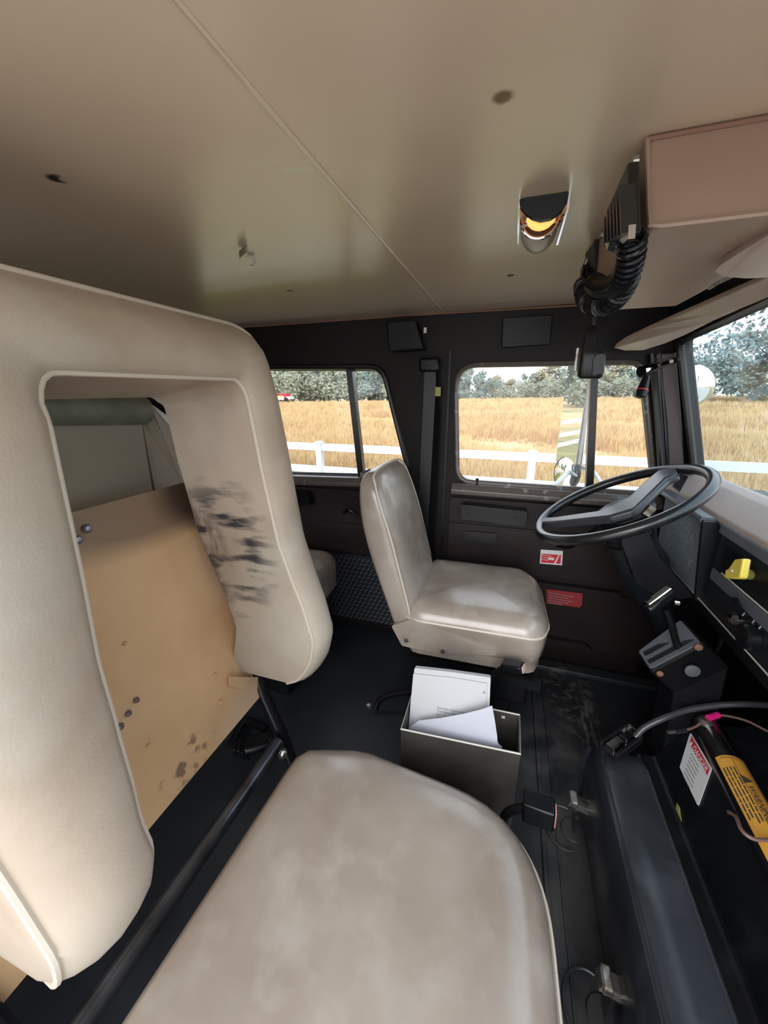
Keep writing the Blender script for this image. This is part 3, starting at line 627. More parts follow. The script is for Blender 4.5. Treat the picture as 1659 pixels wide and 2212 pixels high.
# ================================================================== STEERING WHEEL + COLUMN
WC = V((.308, 1.2, -.301)); TT = math.radians(27.7); WN = V((-math.sin(TT), 0, math.cos(TT))); WA = V((math.cos(TT), 0, math.sin(TT)))
sw = thing('steering_wheel', 'large black two spoke steering wheel in front of the driver seat', 'steering wheel', WC)
Rr = .220; NB = 144
pts = [WC+(WA*math.cos(2*math.pi*k/NB)+V((0, 1, 0))*math.sin(2*math.pi*k/NB))*Rr for k in range(NB)]
mb = MB().tube(pts, .0145, 14, True)
obj('rim', mb, 'wheel', sw)
mb = MB()
for k in range(80):
    a = 2*math.pi*k/80; mb.lathe([(.0045, -.0045), (.0055, 0), (.0045, .0045)], WC+(WA*math.cos(a)+V((0, 1, 0))*math.sin(a))*(Rr-.002)-WN*.0085, V((0, 1, 0))*math.cos(a)-WA*math.sin(a), 8)
obj('finger_grips', mb, 'wheel', sw)
def PW(px, py, off): return PP(px, py, WC+WN*off, WN)
zz = [(168, 1117), (196, 1116), (299, 1101), (356, 1073), (393, 1037), (426, 1010), (458, 1006), (464, 1021), (441, 1031), (381, 1090), (367, 1100), (316, 1115), (198, 1127), (160, 1128)]
bar = [PW(x+1000, y, .008) for x, y in zz]
obj('spoke_pad', MB().prism(bar, -WN*.026), 'hub', sw, bevel=.008, seg=3, label='dark grey padded spoke bar')
obj('hub', MB().lathe([(.075, -.045), (.08, -.03), (.072, -.015), (.05, -.005)], WC+V((.01, 0, 0)), WN, 28), 'black', sw)
col = thing('steering_column', 'black steering column shroud running down below the wheel', 'steering column', (.47, 1.2, -.62))
obj('shroud', MB().lathe([(.055, -.05), (.062, -.07), (.062, -.16), (.07, -.19), (.06, -.30), (.035, -.33), (.03, -.6)], WC, WN, 28), 'dash', col)
obj('shroud_collar', MB().lathe([(.064, -.095), (.067, -.10), (.067, -.115), (.064, -.12)], WC, WN, 28), 'blackg', col)
obj('turn_signal_lever', MB().tube(crv([WC-WN*.06+V((-.02, .06, 0)), P(1240, 1178, y=1.36), P(1205, 1180, y=1.42)], 12), .006, 8), 'black', col)
obj('column_clip', MB().box(P(1402, 1103, y=1.13), (.018, .012, .028), Matrix.Rotation(.5, 3, 'Y')), 'steel', col, smooth=False)
obj('column_skirt', MB().prism(rpoly([P(1340, 1165, y=1.10), P(1400, 1150, y=1.10), P(1425, 1205, y=1.10), P(1500, 1290, y=1.10), P(1440, 1300, y=1.10), P(1375, 1260, y=1.10)], .01), (0, .22, 0)), 'black', col, bevel=.01)
# ================================================================== DASHBOARD
dash = thing('dashboard', 'dark dashboard with beige padded top under the windshield', 'dashboard', (.6, .7, -.65))
prof = rpoly([V((.500, 0, -.296)), V((.503, 0, -.283)), V((.570, 0, -.246)), V((.608, 0, -.238)), V((.68, 0, -.30)), V((.68, 0, -.33)), V((.52, 0, -.33))], [.004, .008, .03, .02, 0, 0, 0], 5)
obj('dash_pad', MB().loft([[p+V((0, y, 0)) for p in prof] for y in (-.05, .4, .9, 1.2, 1.36, 1.47)]), 'pad', dash, label='beige padded dash top')
obj('defrost_vent', MB().prism([P(1452, 1052, z=-.262), P(1470, 1026, z=-.250), P(1486, 1032, z=-.250), P(1468, 1064, z=-.265)], (0, 0, .004)), 'black', dash, smooth=False)
obj('dash_body', MB().prism([V((.515, -.05, -.295)), V((.515, -.05, -.51)), V((.545, -.05, -.58)), V((.78, -.05, -.62)), V((.78, -.05, -.295))], (0, 1.53, 0)), 'dash', dash, smooth=False)
obj('dash_lip', MB().prism(rpoly([V((.497, -.05, -.294)), V((.493, -.05, -.318)), V((.53, -.05, -.322)), V((.53, -.05, -.294))], .004, 3), (0, 1.10, 0)), 'dashlip', dash, smooth=False, label='slate grey lip below the dash pad')
# instrument binnacle
ip = obj('instrument_panel', MB().box((.511, 1.24, -.405), (.012, .28, .20)), 'dash', dash, smooth=False)
obj('binnacle_hood', MB().prism(rpoly([V((.470, 1.085, -.292)), V((.466, 1.085, -.304)), V((.52, 1.085, -.312)), V((.52, 1.085, -.292))], .004, 3), (0, .31, 0)), 'dashlip', ip, smooth=False)
obj('binnacle_cheek', MB().prism([V((.470, 1.078, -.298)), V((.520, 1.078, -.298)), V((.520, 1.078, -.52)), V((.497, 1.078, -.515))], (0, .012, 0)), 'dash', ip, smooth=False, bevel=.003)
obj('binnacle_lower_edge', MB().tube([V((.502, 1.09, -.507)), V((.502, 1.36, -.507))], .0022, 6), 'boxe', ip)
for (y, z, r) in ((1.335, -.35, .038), (1.25, -.35, .038), (1.145, -.345, .022), (1.185, -.385, .018), (1.135, -.40, .02), (1.33, -.44, .03), (1.16, -.455, .024), (1.11+.02, -.355, .014)):
    gg = obj('gauge', MB().lathe([(r, 0), (r, .003), (r*.88, .003), (r*.86, .001), (.001, .001)], (.505, y, z), (-1, 0, 0), 22), 'black', ip)
    mb = MB()
    for k in range(9):
        a = math.radians(-130+k*32); mb.box((.5035, y+math.sin(a)*r*.72, z+math.cos(a)*r*.72), (.001, r*.05, r*.16), Matrix.Rotation(-a, 3, 'X'))
    mb.box((.503, y+r*.2, z+r*.15), (.001, r*.06, r*.6), Matrix.Rotation(-.9, 3, 'X'))
    obj('dial_marks', mb, 'white', gg, smooth=False)
obj('centre_recess', MB().box((.502, 1.255, -.445), (.012, .05, .09)), 'black', ip, smooth=False)
mb = MB().box((.500, 1.205, -.405), (.004, .20, .003)).box((.500, 1.205, -.345), (.003, .003, .08)).box((.500, 1.10, -.42), (.003, .003, .14)).box((.5, 1.16, -.43), (.003, .10, .003))
obj('panel_dividers', mb, 'dashlip', ip, smooth=False)
obj('clear_cover', MB().prism([V((.490, 1.093, -.31)), V((.490, 1.378, -.31)), V((.497, 1.378, -.503)), V((.497, 1.093, -.503))], (-.0015, 0, 0)), 'clear', ip, smooth=False, label='scuffed clear plastic cover over the gauges')
# centre stack
cs = obj('centre_panel', MB().box((.508, .80, -.405), (.014, .50, .19)), 'dash', dash, smooth=False)
obj('upper_recess', MB().prism(rpoly([V((.500, .56, -.335)), V((.500, 1.02, -.335)), V((.500, 1.01, -.395)), V((.500, .56, -.395))], .006, 3), (-.0015, 0, 0)), 'black', cs, smooth=False)
obj('bright_strip', MB().tube([V((.497, .56, -.400)), V((.497, 1.00, -.400))], .0018, 6), 'boxe', cs)
obj('raised_band', MB().box((.498, .80, -.418), (.006, .48, .028)), 'dashlip', cs, smooth=False, bevel=.002)
obj('switch_recess', MB().prism(rpoly([V((.500, .62, -.435)), V((.500, 1.02, -.435)), V((.500, 1.02, -.497)), V((.500, .62, -.497))], .006, 3), (-.0015, 0, 0)), 'dash', cs, smooth=False)
obj('bright_strip', MB().tube([V((.498, .70, -.503)), V((.498, 1.07, -.503))], .0018, 6), 'boxe', cs)
mb = MB().lathe([(.017, 0), (.016, .012), (.012, .014)], P(1592, 1322, x=.498), (-1, 0, 0), 20); mb.box(P(1583, 1308, x=.478), (.02, .032, .014), Matrix.Rotation(.5, 3, 'X'))
obj('light_switch', mb, 'blackg', cs, label='black rotary light switch')
mb = MB().lathe([(.011, 0), (.011, .006), (.006, .007), (.005, .012)], P(1590, 1339, x=.498), (-1, 0, 0), 16); mb.box(P(1585, 1337, x=.482), (.008, .006, .02), Matrix.Rotation(.5, 3, 'X'))
obj('ignition_key', mb, 'steel', cs, label='steel ignition lock and key')
mb = MB().lathe([(.027, 0), (.026, .016), (.022, .02), (.001, .021)], P(1627, 1376, x=.498), (-1, 0, 0), 26)
obj('heater_knob', mb, 'blackg', cs, label='large round black knob')
for px, py in ((1578, 1302), (1606, 1327), (1627, 1343), (1641, 1356)):
    obj('switch_mark', MB().box(P(px, py, x=.497), (.001, .002, .010), Matrix.Rotation(.4, 3, 'X')), 'white', cs, smooth=False)
obj('lower_panel', MB().box((.525, .45, -.56), (.02, .52, .10), Matrix.Rotation(-.2, 3, 'Y')), 'dashlip', dash, smooth=False, bevel=.005)
# parking brake knob
pk = thing('parking_brake_knob', 'yellow square pull knob on the centre of the dashboard', 'knob', P(1600, 1240, x=.5))
kp = [P(x, y, x=.455) for x, y in ((1586, 1208), (1605, 1206), (1598, 1247), (1594, 1250), (1563, 1249), (1566, 1231), (1572, 1229))]
obj('knob_face', MB().prism(kp, (.014, 0, 0)), 'yellow', pk, bevel=.003, seg=3)
obj('knob_stem_base', MB().tube([P(1600, 1236, x=.465), P(1619, 1241, x=.497)], .011, 14), 'yel2', pk)
obj('knob_pin', MB().lathe([(.003, 0), (.002, .002), (.0005, .002)], P(1582, 1233, x=.454), (-1, 0, 0), 8), 'white', pk)
# ================================================================== SHIFTER
sh = thing('gear_shifter', 'black gear selector tower with slotted gate and chrome topped T handle', 'gear selector', (.45, .98, ZF))
F0, F1, F2, F3 = V((.385, .95, -.665)), V((.478, .95, -.56)), V((.462, 1.035, -.55)), V((.375, 1.02, -.662))
fn = (F1-F0).cross(F3-F0).normalized()
if fn.z < 0: fn = -fn
body = MB().loft([[p-V((-.02, 0, .40))+V((.06, 0, 0)) for p in (F0, F1, F2, F3)], [F0-fn*.09, F1-fn*.09, F2-fn*.09, F3-fn*.09], [F0, F1, F2, F3]])
obj('tower', body, 'black', sh, smooth=False, bevel=.006)
gp = obj('gate_plate', MB().prism(rpoly([F0.lerp(F2, .04), F1.lerp(F3, .04), F2.lerp(F0, .04), F3.lerp(F1, .04)], .006, 3), fn*.004), 'dashlip', sh, bevel=.001, label='grey gate plate with lever slots')
ux = (F1-F0).normalized(); uy = (F3-F0).normalized(); Lx = (F1-F0).length; Ly = (F3-F0).length
mb = MB()
for (a0, a1, b0, b1) in ((.08, .92, .22, .40), (.10, .62, .60, .80), (.72, .93, .60, .80)):
    mb.prism(rpoly([F0+ux*Lx*a+uy*Ly*b+fn*.0045 for a, b in ((a0, b0), (a1, b0), (a1, b1), (a0, b1))], .004, 3), fn*.0008)
obj('gate_slots', mb, 'black', gp, smooth=False)
mb = MB().tube([F0+ux*Lx*.62+uy*Ly*.32, P(1448, 1340, y=.96), P(1437, 1315, y=.96)], .0085, 10)
obj('lever', mb, 'black', sh)
a, b = P(1398, 1318, y=.95), P(1448, 1282, y=.99)
obj('t_handle', MB().tube([a, a.lerp(b, .12), a.lerp(b, .5), b], .015, 14, rr=[.010, .0155, .0165, .0150]), 'blackg', sh)
obj('handle_cap', MB().tube([a.lerp(b, .05)+V((-.004, 0, .008)), b+V((-.004, 0, .008))], .0115, 12), 'chrome', sh, label='chrome topped grip')
obj('side_button', MB().lathe([(.006, 0), (.006, .01), (.001, .011)], P(1456, 1302, y=.96), (1, 0, 0), 10), 'chrome', sh)
for px, py, r in ((1508, 1397, .0085), (1425, 1454, .0075), (1495, 1448, .016)):
    obj('bolt', MB().lathe([(r, 0), (r, .004), (r*.6, .006), (.001, .006)], P(px, py, y=.947), (0, -1, 0), 12), 'rust' if r < .01 else 'dashlip', sh)
pd = thing('brake_pedal', 'dark brake pedal in the shadow of the driver footwell', 'pedal', (.62, 1.25, -.98))
obj('pedal_pad', MB().box((.60, 1.25, -.94), (.02, .09, .07), Matrix.Rotation(-.7, 3, 'Y')), 'black', pd, bevel=.005)
obj('pedal_arm', MB().tube([V((.61, 1.25, -.93)), V((.66, 1.25, -.8)), V((.68, 1.25, -.6))], .008, 8), 'black', pd)
# ================================================================== ENGINE COVER (doghouse)
dg = thing('engine_cover', 'black engine cover hump with two raised ridges at the lower right', 'engine cover', (.45, .45, ZF))
rings = []
for y, dz, dx in ((-.1, 0, 0), (.3, 0, 0), (.6, 0, 0), (.84, 0, 0), (.875, -.012, .004), (.888, -.05, .010), (.895, -.23, .0)):
    pr = [(.270+dx, ZF), (.262+dx, -.95), (.268+dx, -.885), (.279+dx, -.857+dz), (.292+dx, -.850+dz), (.335, -.856+dz), (.368-dx, -.852+dz), (.380-dx, -.853+dz), (.392-dx, -.872+dz), (.400-dx, -.93), (.42, -.955), (.42, ZF)]
    rings.append([V((x, y, z)) for x, z in pr])
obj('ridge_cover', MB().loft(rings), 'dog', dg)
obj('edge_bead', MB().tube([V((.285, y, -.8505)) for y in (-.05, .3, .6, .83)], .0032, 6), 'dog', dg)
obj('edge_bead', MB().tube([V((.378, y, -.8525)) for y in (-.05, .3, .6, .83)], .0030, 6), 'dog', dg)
mb = MB().prism([V((.40, -.1, ZF)), V((.40, -.1, -.93)), V((.445, -.1, -.925)), V((.50, -.1, -.80)), V((.60, -.1, -.775)), V((.765, -.1, -.71)), V((.765, -.1, ZF))], (0, 1.06, 0))
bodyp = obj('side_housing', mb, 'dogdark', dg, smooth=False, bevel=.008)
# latches at foot of cover
for i, (px, py) in enumerate(((1250, 1735), (1325, 2130))):
    q = P(px, py, z=-.98); lt = thing('toggle_latch', ['rusty steel toggle latch at the foot of the engine cover near the passenger buckle', 'rusty steel toggle latch at the foot of the engine cover nearest the camera'][i], 'latch', q-V((0, 0, .08)), 'toggle latches on the engine cover')
    obj('latch_body', MB().box(q, (.05, .028, .02), Matrix.Rotation(.3, 3, 'Y')).box(q+V((-.012, 0, .008)), (.016, .034, .02)), 'steel', lt, smooth=False, bevel=.003)
    obj('latch_bail', MB().tube([q+V((.025, -.016, 0)), q+V((.035, -.016, .028)), q+V((.035, .016, .028)), q+V((.025, .016, 0))], .003, 6), 'steel', lt)
    obj('latch_base', MB().lathe([(.03, 0), (.028, .004), (.012, .006)], q+V((0, 0, -.098)), (0, 0, 1), 20), 'floor', lt)
    obj('mat_cut_ring', MB().tube([q+V((-.022+.045*math.cos(a), .055*math.sin(a), -.095)) for a in [math.radians(70+k*10) for k in range(23)]], .003, 6), 'floor', lt)
    obj('latch_stem', MB().box(q+V((0, 0, -.045)), (.006, .022, .09)), 'metalblk', lt)
# pipe with labels
AX0, AX1 = V((.527, .955, -.785)), V((.500, .25, -.785)); ax = (AX1-AX0).normalized(); PR = .030
pp = obj('cross_pipe', MB().tube([AX0, AX0+ax*.01, AX0.lerp(AX1, .5), AX1], PR, 28, rr=[.024, PR, PR, PR]), 'metalblk'); tag(pp, 'black horizontal cylinder on the engine cover wrapped by an orange label', 'cylinder')
# orange wrap: part of a cylinder shell
u = V((0, 0, 1)); v = ax.cross(u).normalized()
if v.x > 0: v = -v     # toward -x
def cyl(t, a, r): return AX0+ax*t+(u*math.cos(a)+v*math.sin(a))*r
def wrap(name, t0, t1, a0, a1, r, m, parent, label=None, n=16):
    mb = MB(); rings = []
    for k in range(n+1):
        a = a0+(a1-a0)*k/n; rings.append([cyl(t0, a, r), cyl(t1, a, r), cyl(t1, a, r-.001), cyl(t0, a, r-.001)])
    mb.loft(rings); return obj(name, mb, m, parent, label=label)
T0, T1 = .125, .41
wl_ = wrap('warning_label', T0, T1, math.radians(-50), math.radians(62), PR+.0012, 'orange', pp, 'orange warning label wrapped round the cylinder')
mb = MB(); rt = ax; a_ = math.radians(-2)
nn_ = (u*math.cos(a_)+v*math.sin(a_)); upv = rt.cross(nn_); upv = -upv if upv.x < 0 else upv
mb.text('WARNING', cyl(T0+.070, a_, PR+.0022), rt, upv, .0155, .0)
o_ = cyl(T0+.052, a_, PR+.0022)
tri = [o_+upv*.010+rt*.006, o_-upv*.008-rt*.004, o_-upv*.008+rt*.016]
mb.prism(tri, nn_*.0006)
obj('warning_heading', mb, 'inkb', wl_, smooth=False)
mb = MB()
for r in range(4):
    a = math.radians(17+r*11); n3 = u*math.cos(a)+v*math.sin(a); up3 = rt.cross(n3); up3 = -up3 if up3.x < 0 else up3
    words(mb, cyl(T0+.03, a, PR+.0018), rt, up3, .21, 1, .0042, .01, 20+r)
obj('small_print', mb, 'inkb', wl_, smooth=False)
mb = MB()
for a in (-36, 8): mb.tube([cyl(T0+.006, math.radians(a), PR+.0015), cyl(T1-.006, math.radians(a), PR+.0015)], .0005, 4)
mb.tube([cyl(T0+.006, math.radians(-36+k*9), PR+.0015) for k in range(10)], .0005, 4)
obj('border_lines', mb, 'inkb', wl_, smooth=False)
# danger label on sloping housing face
dn = V((-.125, 0, .055)).normalized(); d0 = V((.445, .8, -.925))+dn*.001
# face passes (.445,-.925) -> (.50,-.80)
dl = obj('danger_label', MB().prism(rpoly([PP(x, y, d0, dn) for x, y in ((1492, 1582), (1539, 1660), (1509, 1743), (1469, 1658))], .003, 2), dn*.0012), 'white', bodyp, smooth=False, label='white danger label with a red heading band')
d1 = d0+dn*.0018
rb = [PP(x, y, d1, dn) for x, y in ((1494, 1590), (1533, 1660), (1528, 1675), (1490, 1608))]
obj('red_band', MB().prism(rb, dn*.0004), 'red', dl, smooth=False)
a = PP(1497, 1613, d1+dn*.0008, dn); b = PP(1528, 1666, d1+dn*.0008, dn); r_ = (b-a).normalized(); u_ = dn.cross(r_)
mb = MB().text('DANGER', a, r_, u_, .0165, .0002); mb.prism([a-r_*.010+u_*.006, a-r_*.015-u_*.005, a-r_*.004-u_*.005], dn*.0004)
obj('danger_heading', mb, 'white', dl, smooth=False)
mb = MB(); a = PP(1493, 1628, d1, dn)
for k in range(7): words(mb, a-u_*.0078*k+r_*.0045*k, r_, u_, .078-.003*k, 1, .0030, .008, 31+k)
obj('small_print', mb, 'ink', dl, smooth=False)
t = obj('leaf', MB().prism([PP(x, y, d0+dn*.001, dn) for x, y in ((1463, 1735), (1469, 1745), (1470, 1757), (1473, 1775), (1467, 1762), (1461, 1748))], dn*.0015), 'yel2', None, smooth=False); tag(t, 'small dried yellow green leaf on the dark engine housing', 'leaf')
# wires
hz = thing('cable_with_connector', 'thick black cable arching over the engine cover to a silver connector plug', 'cable', P(1340, 1608, z=-.85))
hp = [P(1372, 1592, z=-.825), P(1392, 1572, z=-.80), P(1430, 1553, z=-.77), P(1480, 1535, z=-.745), P(1545, 1524, z=-.72), P(1610, 1521, z=-.70), P(1680, 1524, z=-.69)]
obj('cable', MB().tube(crv(hp, 50), .0072, 10), 'hub', hz)
a, b = P(1312, 1625, z=-.832), P(1368, 1585, z=-.832); d = (b-a).normalized(); s_ = d.cross(V((0, 0, 1))).normalized(); R = Matrix((d, s_, V((0, 0, 1)))).transposed(); mid = (a+b)/2; L = (b-a).length
mb = MB().box(mid, (L, .040, .006), R).box(mid+s_*.019, (L, .007, .026), R).box(mid-s_*.019, (L, .007, .026), R)
obj('connector_shell', mb, 'metalblk', hz, smooth=False, bevel=.002, label='dark metal connector shell')
mb = MB().box(mid-d*L*.22+V((0, 0, .008)), (L*.42, .022, .010), R).box(mid+d*L*.22+V((0, 0, .008)), (L*.3, .018, .008), R).box(b+V((0, 0, .008)), (.006, .03, .02), R)
obj('connector_contacts', mb, 'chrome', hz, smooth=False, bevel=.001, label='bright silver contacts')
wz = thing('loose_wire', 'thin brown wire with pink cap and bare plug end above the engine cover', 'wire', P(1500, 1570, z=-.80))
obj('wire', MB().tube(crv([P(1480, 1578, z=-.77), P(1505, 1568, z=-.765), P(1528, 1548, z=-.755), P(1560, 1545, z=-.75), P(1610, 1556, z=-.75), P(1659, 1580, z=-.75)], 30), .0028, 6), 'brownw', wz)
obj('pink_cap', MB().tube([P(1530, 1551, z=-.752), P(1551, 1544, z=-.75)], .0075, 10), 'pink', wz, label='bright pink wire cap')
obj('plug', MB().tube([P(1458, 1580, z=-.775), P(1482, 1577, z=-.77)], .0055, 8), 'dash', wz)
obj('plug_tip', MB().tube([P(1443, 1582, z=-.775), P(1458, 1580, z=-.775)], .0035, 8), 'steel', wz)
t = obj('brown_wire', MB().tube(crv([P(1574, 1754, z=-.77), P(1590, 1765, z=-.755), P(1602, 1793, z=-.75), P(1628, 1812, z=-.75), P(1670, 1815, z=-.75)], 24), .0035, 6), 'brownw'); tag(t, 'short brown wire curling over the orange label', 'wire')
t = obj('pipe_end_nut', MB().lathe([(.014, 0), (.015, .008), (.010, .014), (.001, .015)], P(1524, 1566, z=-.765), (0, .3, 1), 14), 'steel'); tag(t, 'pale steel nut at the far end of the black cylinder', 'nut')
# ================================================================== OVERHEAD CONSOLE, RADIOS, MIC
oc_ = thing('overhead_console', 'boxy brown vinyl covered overhead console on the ceiling at upper right', 'console', (.27, .8, .17))
def CZ(x, y): return .176-(y-.56)*(-.02)
rg = []
for ya, yb in ((.605, .560), (1.03, 1.03)): rg.append([V((.120, ya, ZC)), V((.127, yb, .174)), V((.31, yb, .174)), V((.31, ya, ZC))])
obj('console_box', MB().loft(rg), 'console', oc_, smooth=False, bevel=.006, seg=3)
e = [V((.124, .572, ZC-.004)), V((.131, .572, .179)), V((.45, .572, .179))]
obj('console_welt', MB().tube([V((.120, .604, ZC-.003)), V((.127, .575, .2)), V((.128, .561, .178))]+[V((.14+i*.02, .559, .1755)) for i in range(9)], .0030, 6), 'console', oc_)
obj('console_welt', MB().tube([V((.120, .603, ZC-.004)), V((.31, .603, ZC-.004))], .0035, 6), 'rust', oc_)
for px, py in ((1378, 350), (1305, 505)):
    obj('mount_bolt', MB().lathe([(.007, 0), (.007, .006), (.001, .007)], P(px, py, x=.116), (-1, 0, 0), 8), 'steel', oc_)
# underside screw stubs
for i, (px, py) in enumerate(((1388, 618), (1358, 641))):
    t = obj('rusty_screw', MB().box(P(px, py, z=ZC-.003), (.014, .008, .006)), 'rust', smooth=False); tag(t, ['rusty screw stub in the ceiling right of the hanging microphone cord, the farther right', 'rusty screw stub in the ceiling right of the hanging microphone cord, the nearer left'][i], 'screw', 'rusty screw stubs beside the coiled cord')
rd = thing('two_way_radio', 'black finned two way radio bolted along the side of the overhead console', 'radio', P(1350, 450, x=.10))
mb = MB().prism([P(1383, 345, x=.114), P(1388, 500, x=.112), P(1345, 545, x=.112), P(1322, 530, x=.112), P(1332, 450, x=.112)], (-.012, 0, 0))
obj('radio_body', mb, 'black', rd, smooth=False, bevel=.003)
mb = MB()
for k in range(6):
    t_ = k/5; a = P(1372-38*t_, 395+70*t_, x=.098); b = P(1380-45*t_, 520+10*t_, x=.098); b = a.lerp(b, .85)
    mb.prism([a, b, b+V((0, .004, 0)), a+V((0, .004, 0))], (-.014, 0, 0))
obj('heat_sink_fins', mb, 'dash', rd, smooth=False, label='grey heat sink fins')
obj('bright_bracket', MB().prism([P(1320, 505, x=.10), P(1332, 540, x=.10), P(1338, 520, x=.10), P(1330, 490, x=.10)], (-.01, 0, 0)), 'chrome', rd, smooth=False)
mb = MB().prism([P(1352, 518, x=.095), P(1374, 484, x=.095), P(1372, 515, x=.095), P(1360, 525, x=.095)], (-.006, 0, 0))
obj('bright_bracket', mb, 'chrome', rd, smooth=False)
sx_ = thing('radio_control_head', 'black radio control box hanging from the ceiling above the coiled cord', 'radio', P(1290, 570, y=.88))
mb = MB().prism(rpoly([P(1284, 516, y=.86), P(1322, 513, y=.86), P(1318, 600, y=.86), P(1287, 598, y=.86)], .003, 2), (-.004, .07, 0))
obj('control_body', mb, 'black', sx_, smooth=False, bevel=.003)
mb = MB().prism([P(1258, 575, y=.92), P(1283, 522, y=.92), P(1287, 535, y=.92), P(1276, 640, y=.92), P(1262, 638, y=.92)], (0, .03, 0))
obj('side_bracket', mb, 'blackg', sx_, smooth=False, bevel=.002)
obj('bright_strip', MB().tube([P(1264, 572, y=.915), P(1283, 532, y=.915)], .0025, 6), 'steel', sx_)
obj('mic_clip', MB().prism([P(1286, 596, y=.84), P(1300, 590, y=.84), P(1282, 638, y=.84), P(1268, 630, y=.84)], (0, .006, 0)), 'steel', sx_, smooth=False, label='bright steel microphone clip')
obj('orange_wire', MB().tube(crv([P(1300, 612, y=.82), P(1314, 604, y=.82), P(1322, 590, y=.82), P(1326, 560, y=.82), P(1320, 535, y=.83)], 20), .0025, 6), 'orgw', sx_)
mb = MB().tube(crv([P(1384, 500, y=.64), P(1386, 540, y=.70), P(1366, 562, y=.76), P(1345, 560, y=.8)], 20), .006, 8).tube(crv([P(1322, 530, y=.80), P(1332, 560, y=.80), P(1345, 590, y=.80)], 12), .008, 8)
obj('black_wiring', mb, 'black', sx_)
# coiled cords
def coil(path, r, turns, wr, name, parent):
    c = resamp(crv(path, 80), turns*14); out = []; up = None
    for i, p in enumerate(c):
        d = (c[min(i+1, len(c)-1)]-c[max(i-1, 0)]).normalized()
        if up is None: up = d.orthogonal().normalized()
        up = (up-d*up.dot(d)).normalized(); s = d.cross(up); a = 2*math.pi*i/14
        out.append(p+(up*math.cos(a)+s*math.sin(a))*r)
    return obj(name, MB().tube(out, wr, 6), 'blackg', parent)
cc = thing('microphone', 'black hand microphone hanging on a coiled cord in front of the driver window', 'microphone', P(1275, 815, y=.85))
coil([P(x, y, y=yy) for x, y, yy in ((1366, 515, .55), (1362, 560, .57), (1350, 600, .60), (1328, 618, .65), (1300, 622, .71), (1284, 612, .75))], .0125, 26, .0030, 'coiled_cord', cc)
coil([P(x, y, y=yy) for x, y, yy in ((1358, 575, .60), (1350, 615, .63), (1330, 645, .67), (1300, 660, .72), (1274, 655, .78), (1262, 640, .82), (1258, 615, .86))], .0125, 28, .0030, 'coiled_cord', cc)
obj('cord_end', MB().tube(crv([P(1290, 625, y=.84), P(1285, 650, y=.85), P(1282, 704, y=.85)], 12), .0038, 8), 'black', cc)
obj('cord_lead', MB().tube(crv([P(1254, 645, y=.87), P(1258, 600, y=.9), P(1262, 580, y=.92)], 10), .004, 8), 'black', cc)
mb = MB(); rgs = []
for py, xl, xr, dep in ((702, 1276, 1286, .006), (708, 1268, 1290, .012), (725, 1262, 1293, .018), (750, 1256, 1297, .024), (762, 1252, 1305, .03), (768, 1251, 1307, .032), (800, 1247, 1304, .032), (813, 1247, 1301, .028), (818, 1252, 1295, .02)):
    a, b = P(xl, py, y=.85), P(xr, py, y=.85); c = (a+b)/2; hw = (b-a).length/2; r = []
    for k in range(24):
        an = 2*math.pi*k/24; ca, sa = math.cos(an), math.sin(an)
        r.append(c+(b-a).normalized()*math.copysign(abs(ca)**.5, ca)*hw+V((0, 1, 0))*math.copysign(abs(sa)**.5, sa)*dep/2)
    rgs.append(r)
obj('microphone_body', MB().loft(rgs), 'black', cc)
obj('side_plate', MB().prism(rpoly([P(1282, 775, y=.832), P(1290, 766, y=.832), P(1304, 764, y=.832), P(1300, 806, y=.832), P(1279, 812, y=.832)], .003, 3), (0, -.002, 0)), 'blackg', cc, smooth=False)
obj('talk_button', MB().tube([P(1249, 752, y=.85), P(1245, 785, y=.85), P(1244, 800, y=.85)], .0035, 8), 'steel', cc)
# ================================================================== DOME LIGHT
dm = thing('dome_light', 'black hooded ceiling lamp with chrome cheeks and a glowing amber bulb', 'ceiling light', (.02, .75, ZC))
yh = .708
arc = [(1216, 452), (1205, 462), (1190, 471), (1168, 475), (1150, 470), (1135, 459), (1123, 445)]
hood = [P(1122, 429, y=yh), P(1230, 410, y=yh)]+[P(1226, 434, y=yh)]+[P(x, y, y=yh) for x, y in arc]
hood = [V((p.x, p.y, min(p.z, ZC-.001))) for p in hood]
obj('hood', MB().prism(hood, (0, .012, 0)), 'black', dm, smooth=False, bevel=.001)
mb = MB()
zl = min(P(1124, 445, y=yh).z, ZC-.01)
for sxn, px in ((-1, 1122), (1, 1228)):
    q = P(px, 440, y=yh); mb.box((q.x, .785, (ZC+q.z)/2-.002), (.003, .15, ZC-q.z+.006))
obj('side_cheek', mb, 'chrome', dm, smooth=False)
xa, xb = P(1126, 440, y=yh).x, P(1224, 440, y=yh).x; xc = (xa+xb)/2; hw = (xb-xa)/2-.002
rings = []
for k in range(13):
    a = math.pi*k/12; rings.append([V((xc-hw*math.cos(a), yy, ZC-.004-math.sin(a)*dd)) for yy, dd in ((.775, .030), (.80, .038), (.83, .036), (.85, .024), (.855, .0))])
obj('lens_bowl', MB().loft(rings, cyc=False, caps=(False, False)), 'lens', dm, solid=1)
obj('chrome_ring', MB().tube([V((xc-hw*math.cos(math.pi*k/16), .775, ZC-.004-math.sin(math.pi*k/16)*.030)) for k in range(17)], .003, 8), 'chrome', dm)
obj('amber_bulb', MB().tube([V((xc-hw*.55*math.cos(math.pi*k/10), .755, ZC-.010-math.sin(math.pi*k/10)*.014)) for k in range(11)], .0065, 8), 'amber', dm, label='glowing amber bulb')
obj('lamp_reflector', MB().box((xc, .83, ZC-.003), (hw*1.9, .05, .004)), 'chrome', dm, smooth=False)
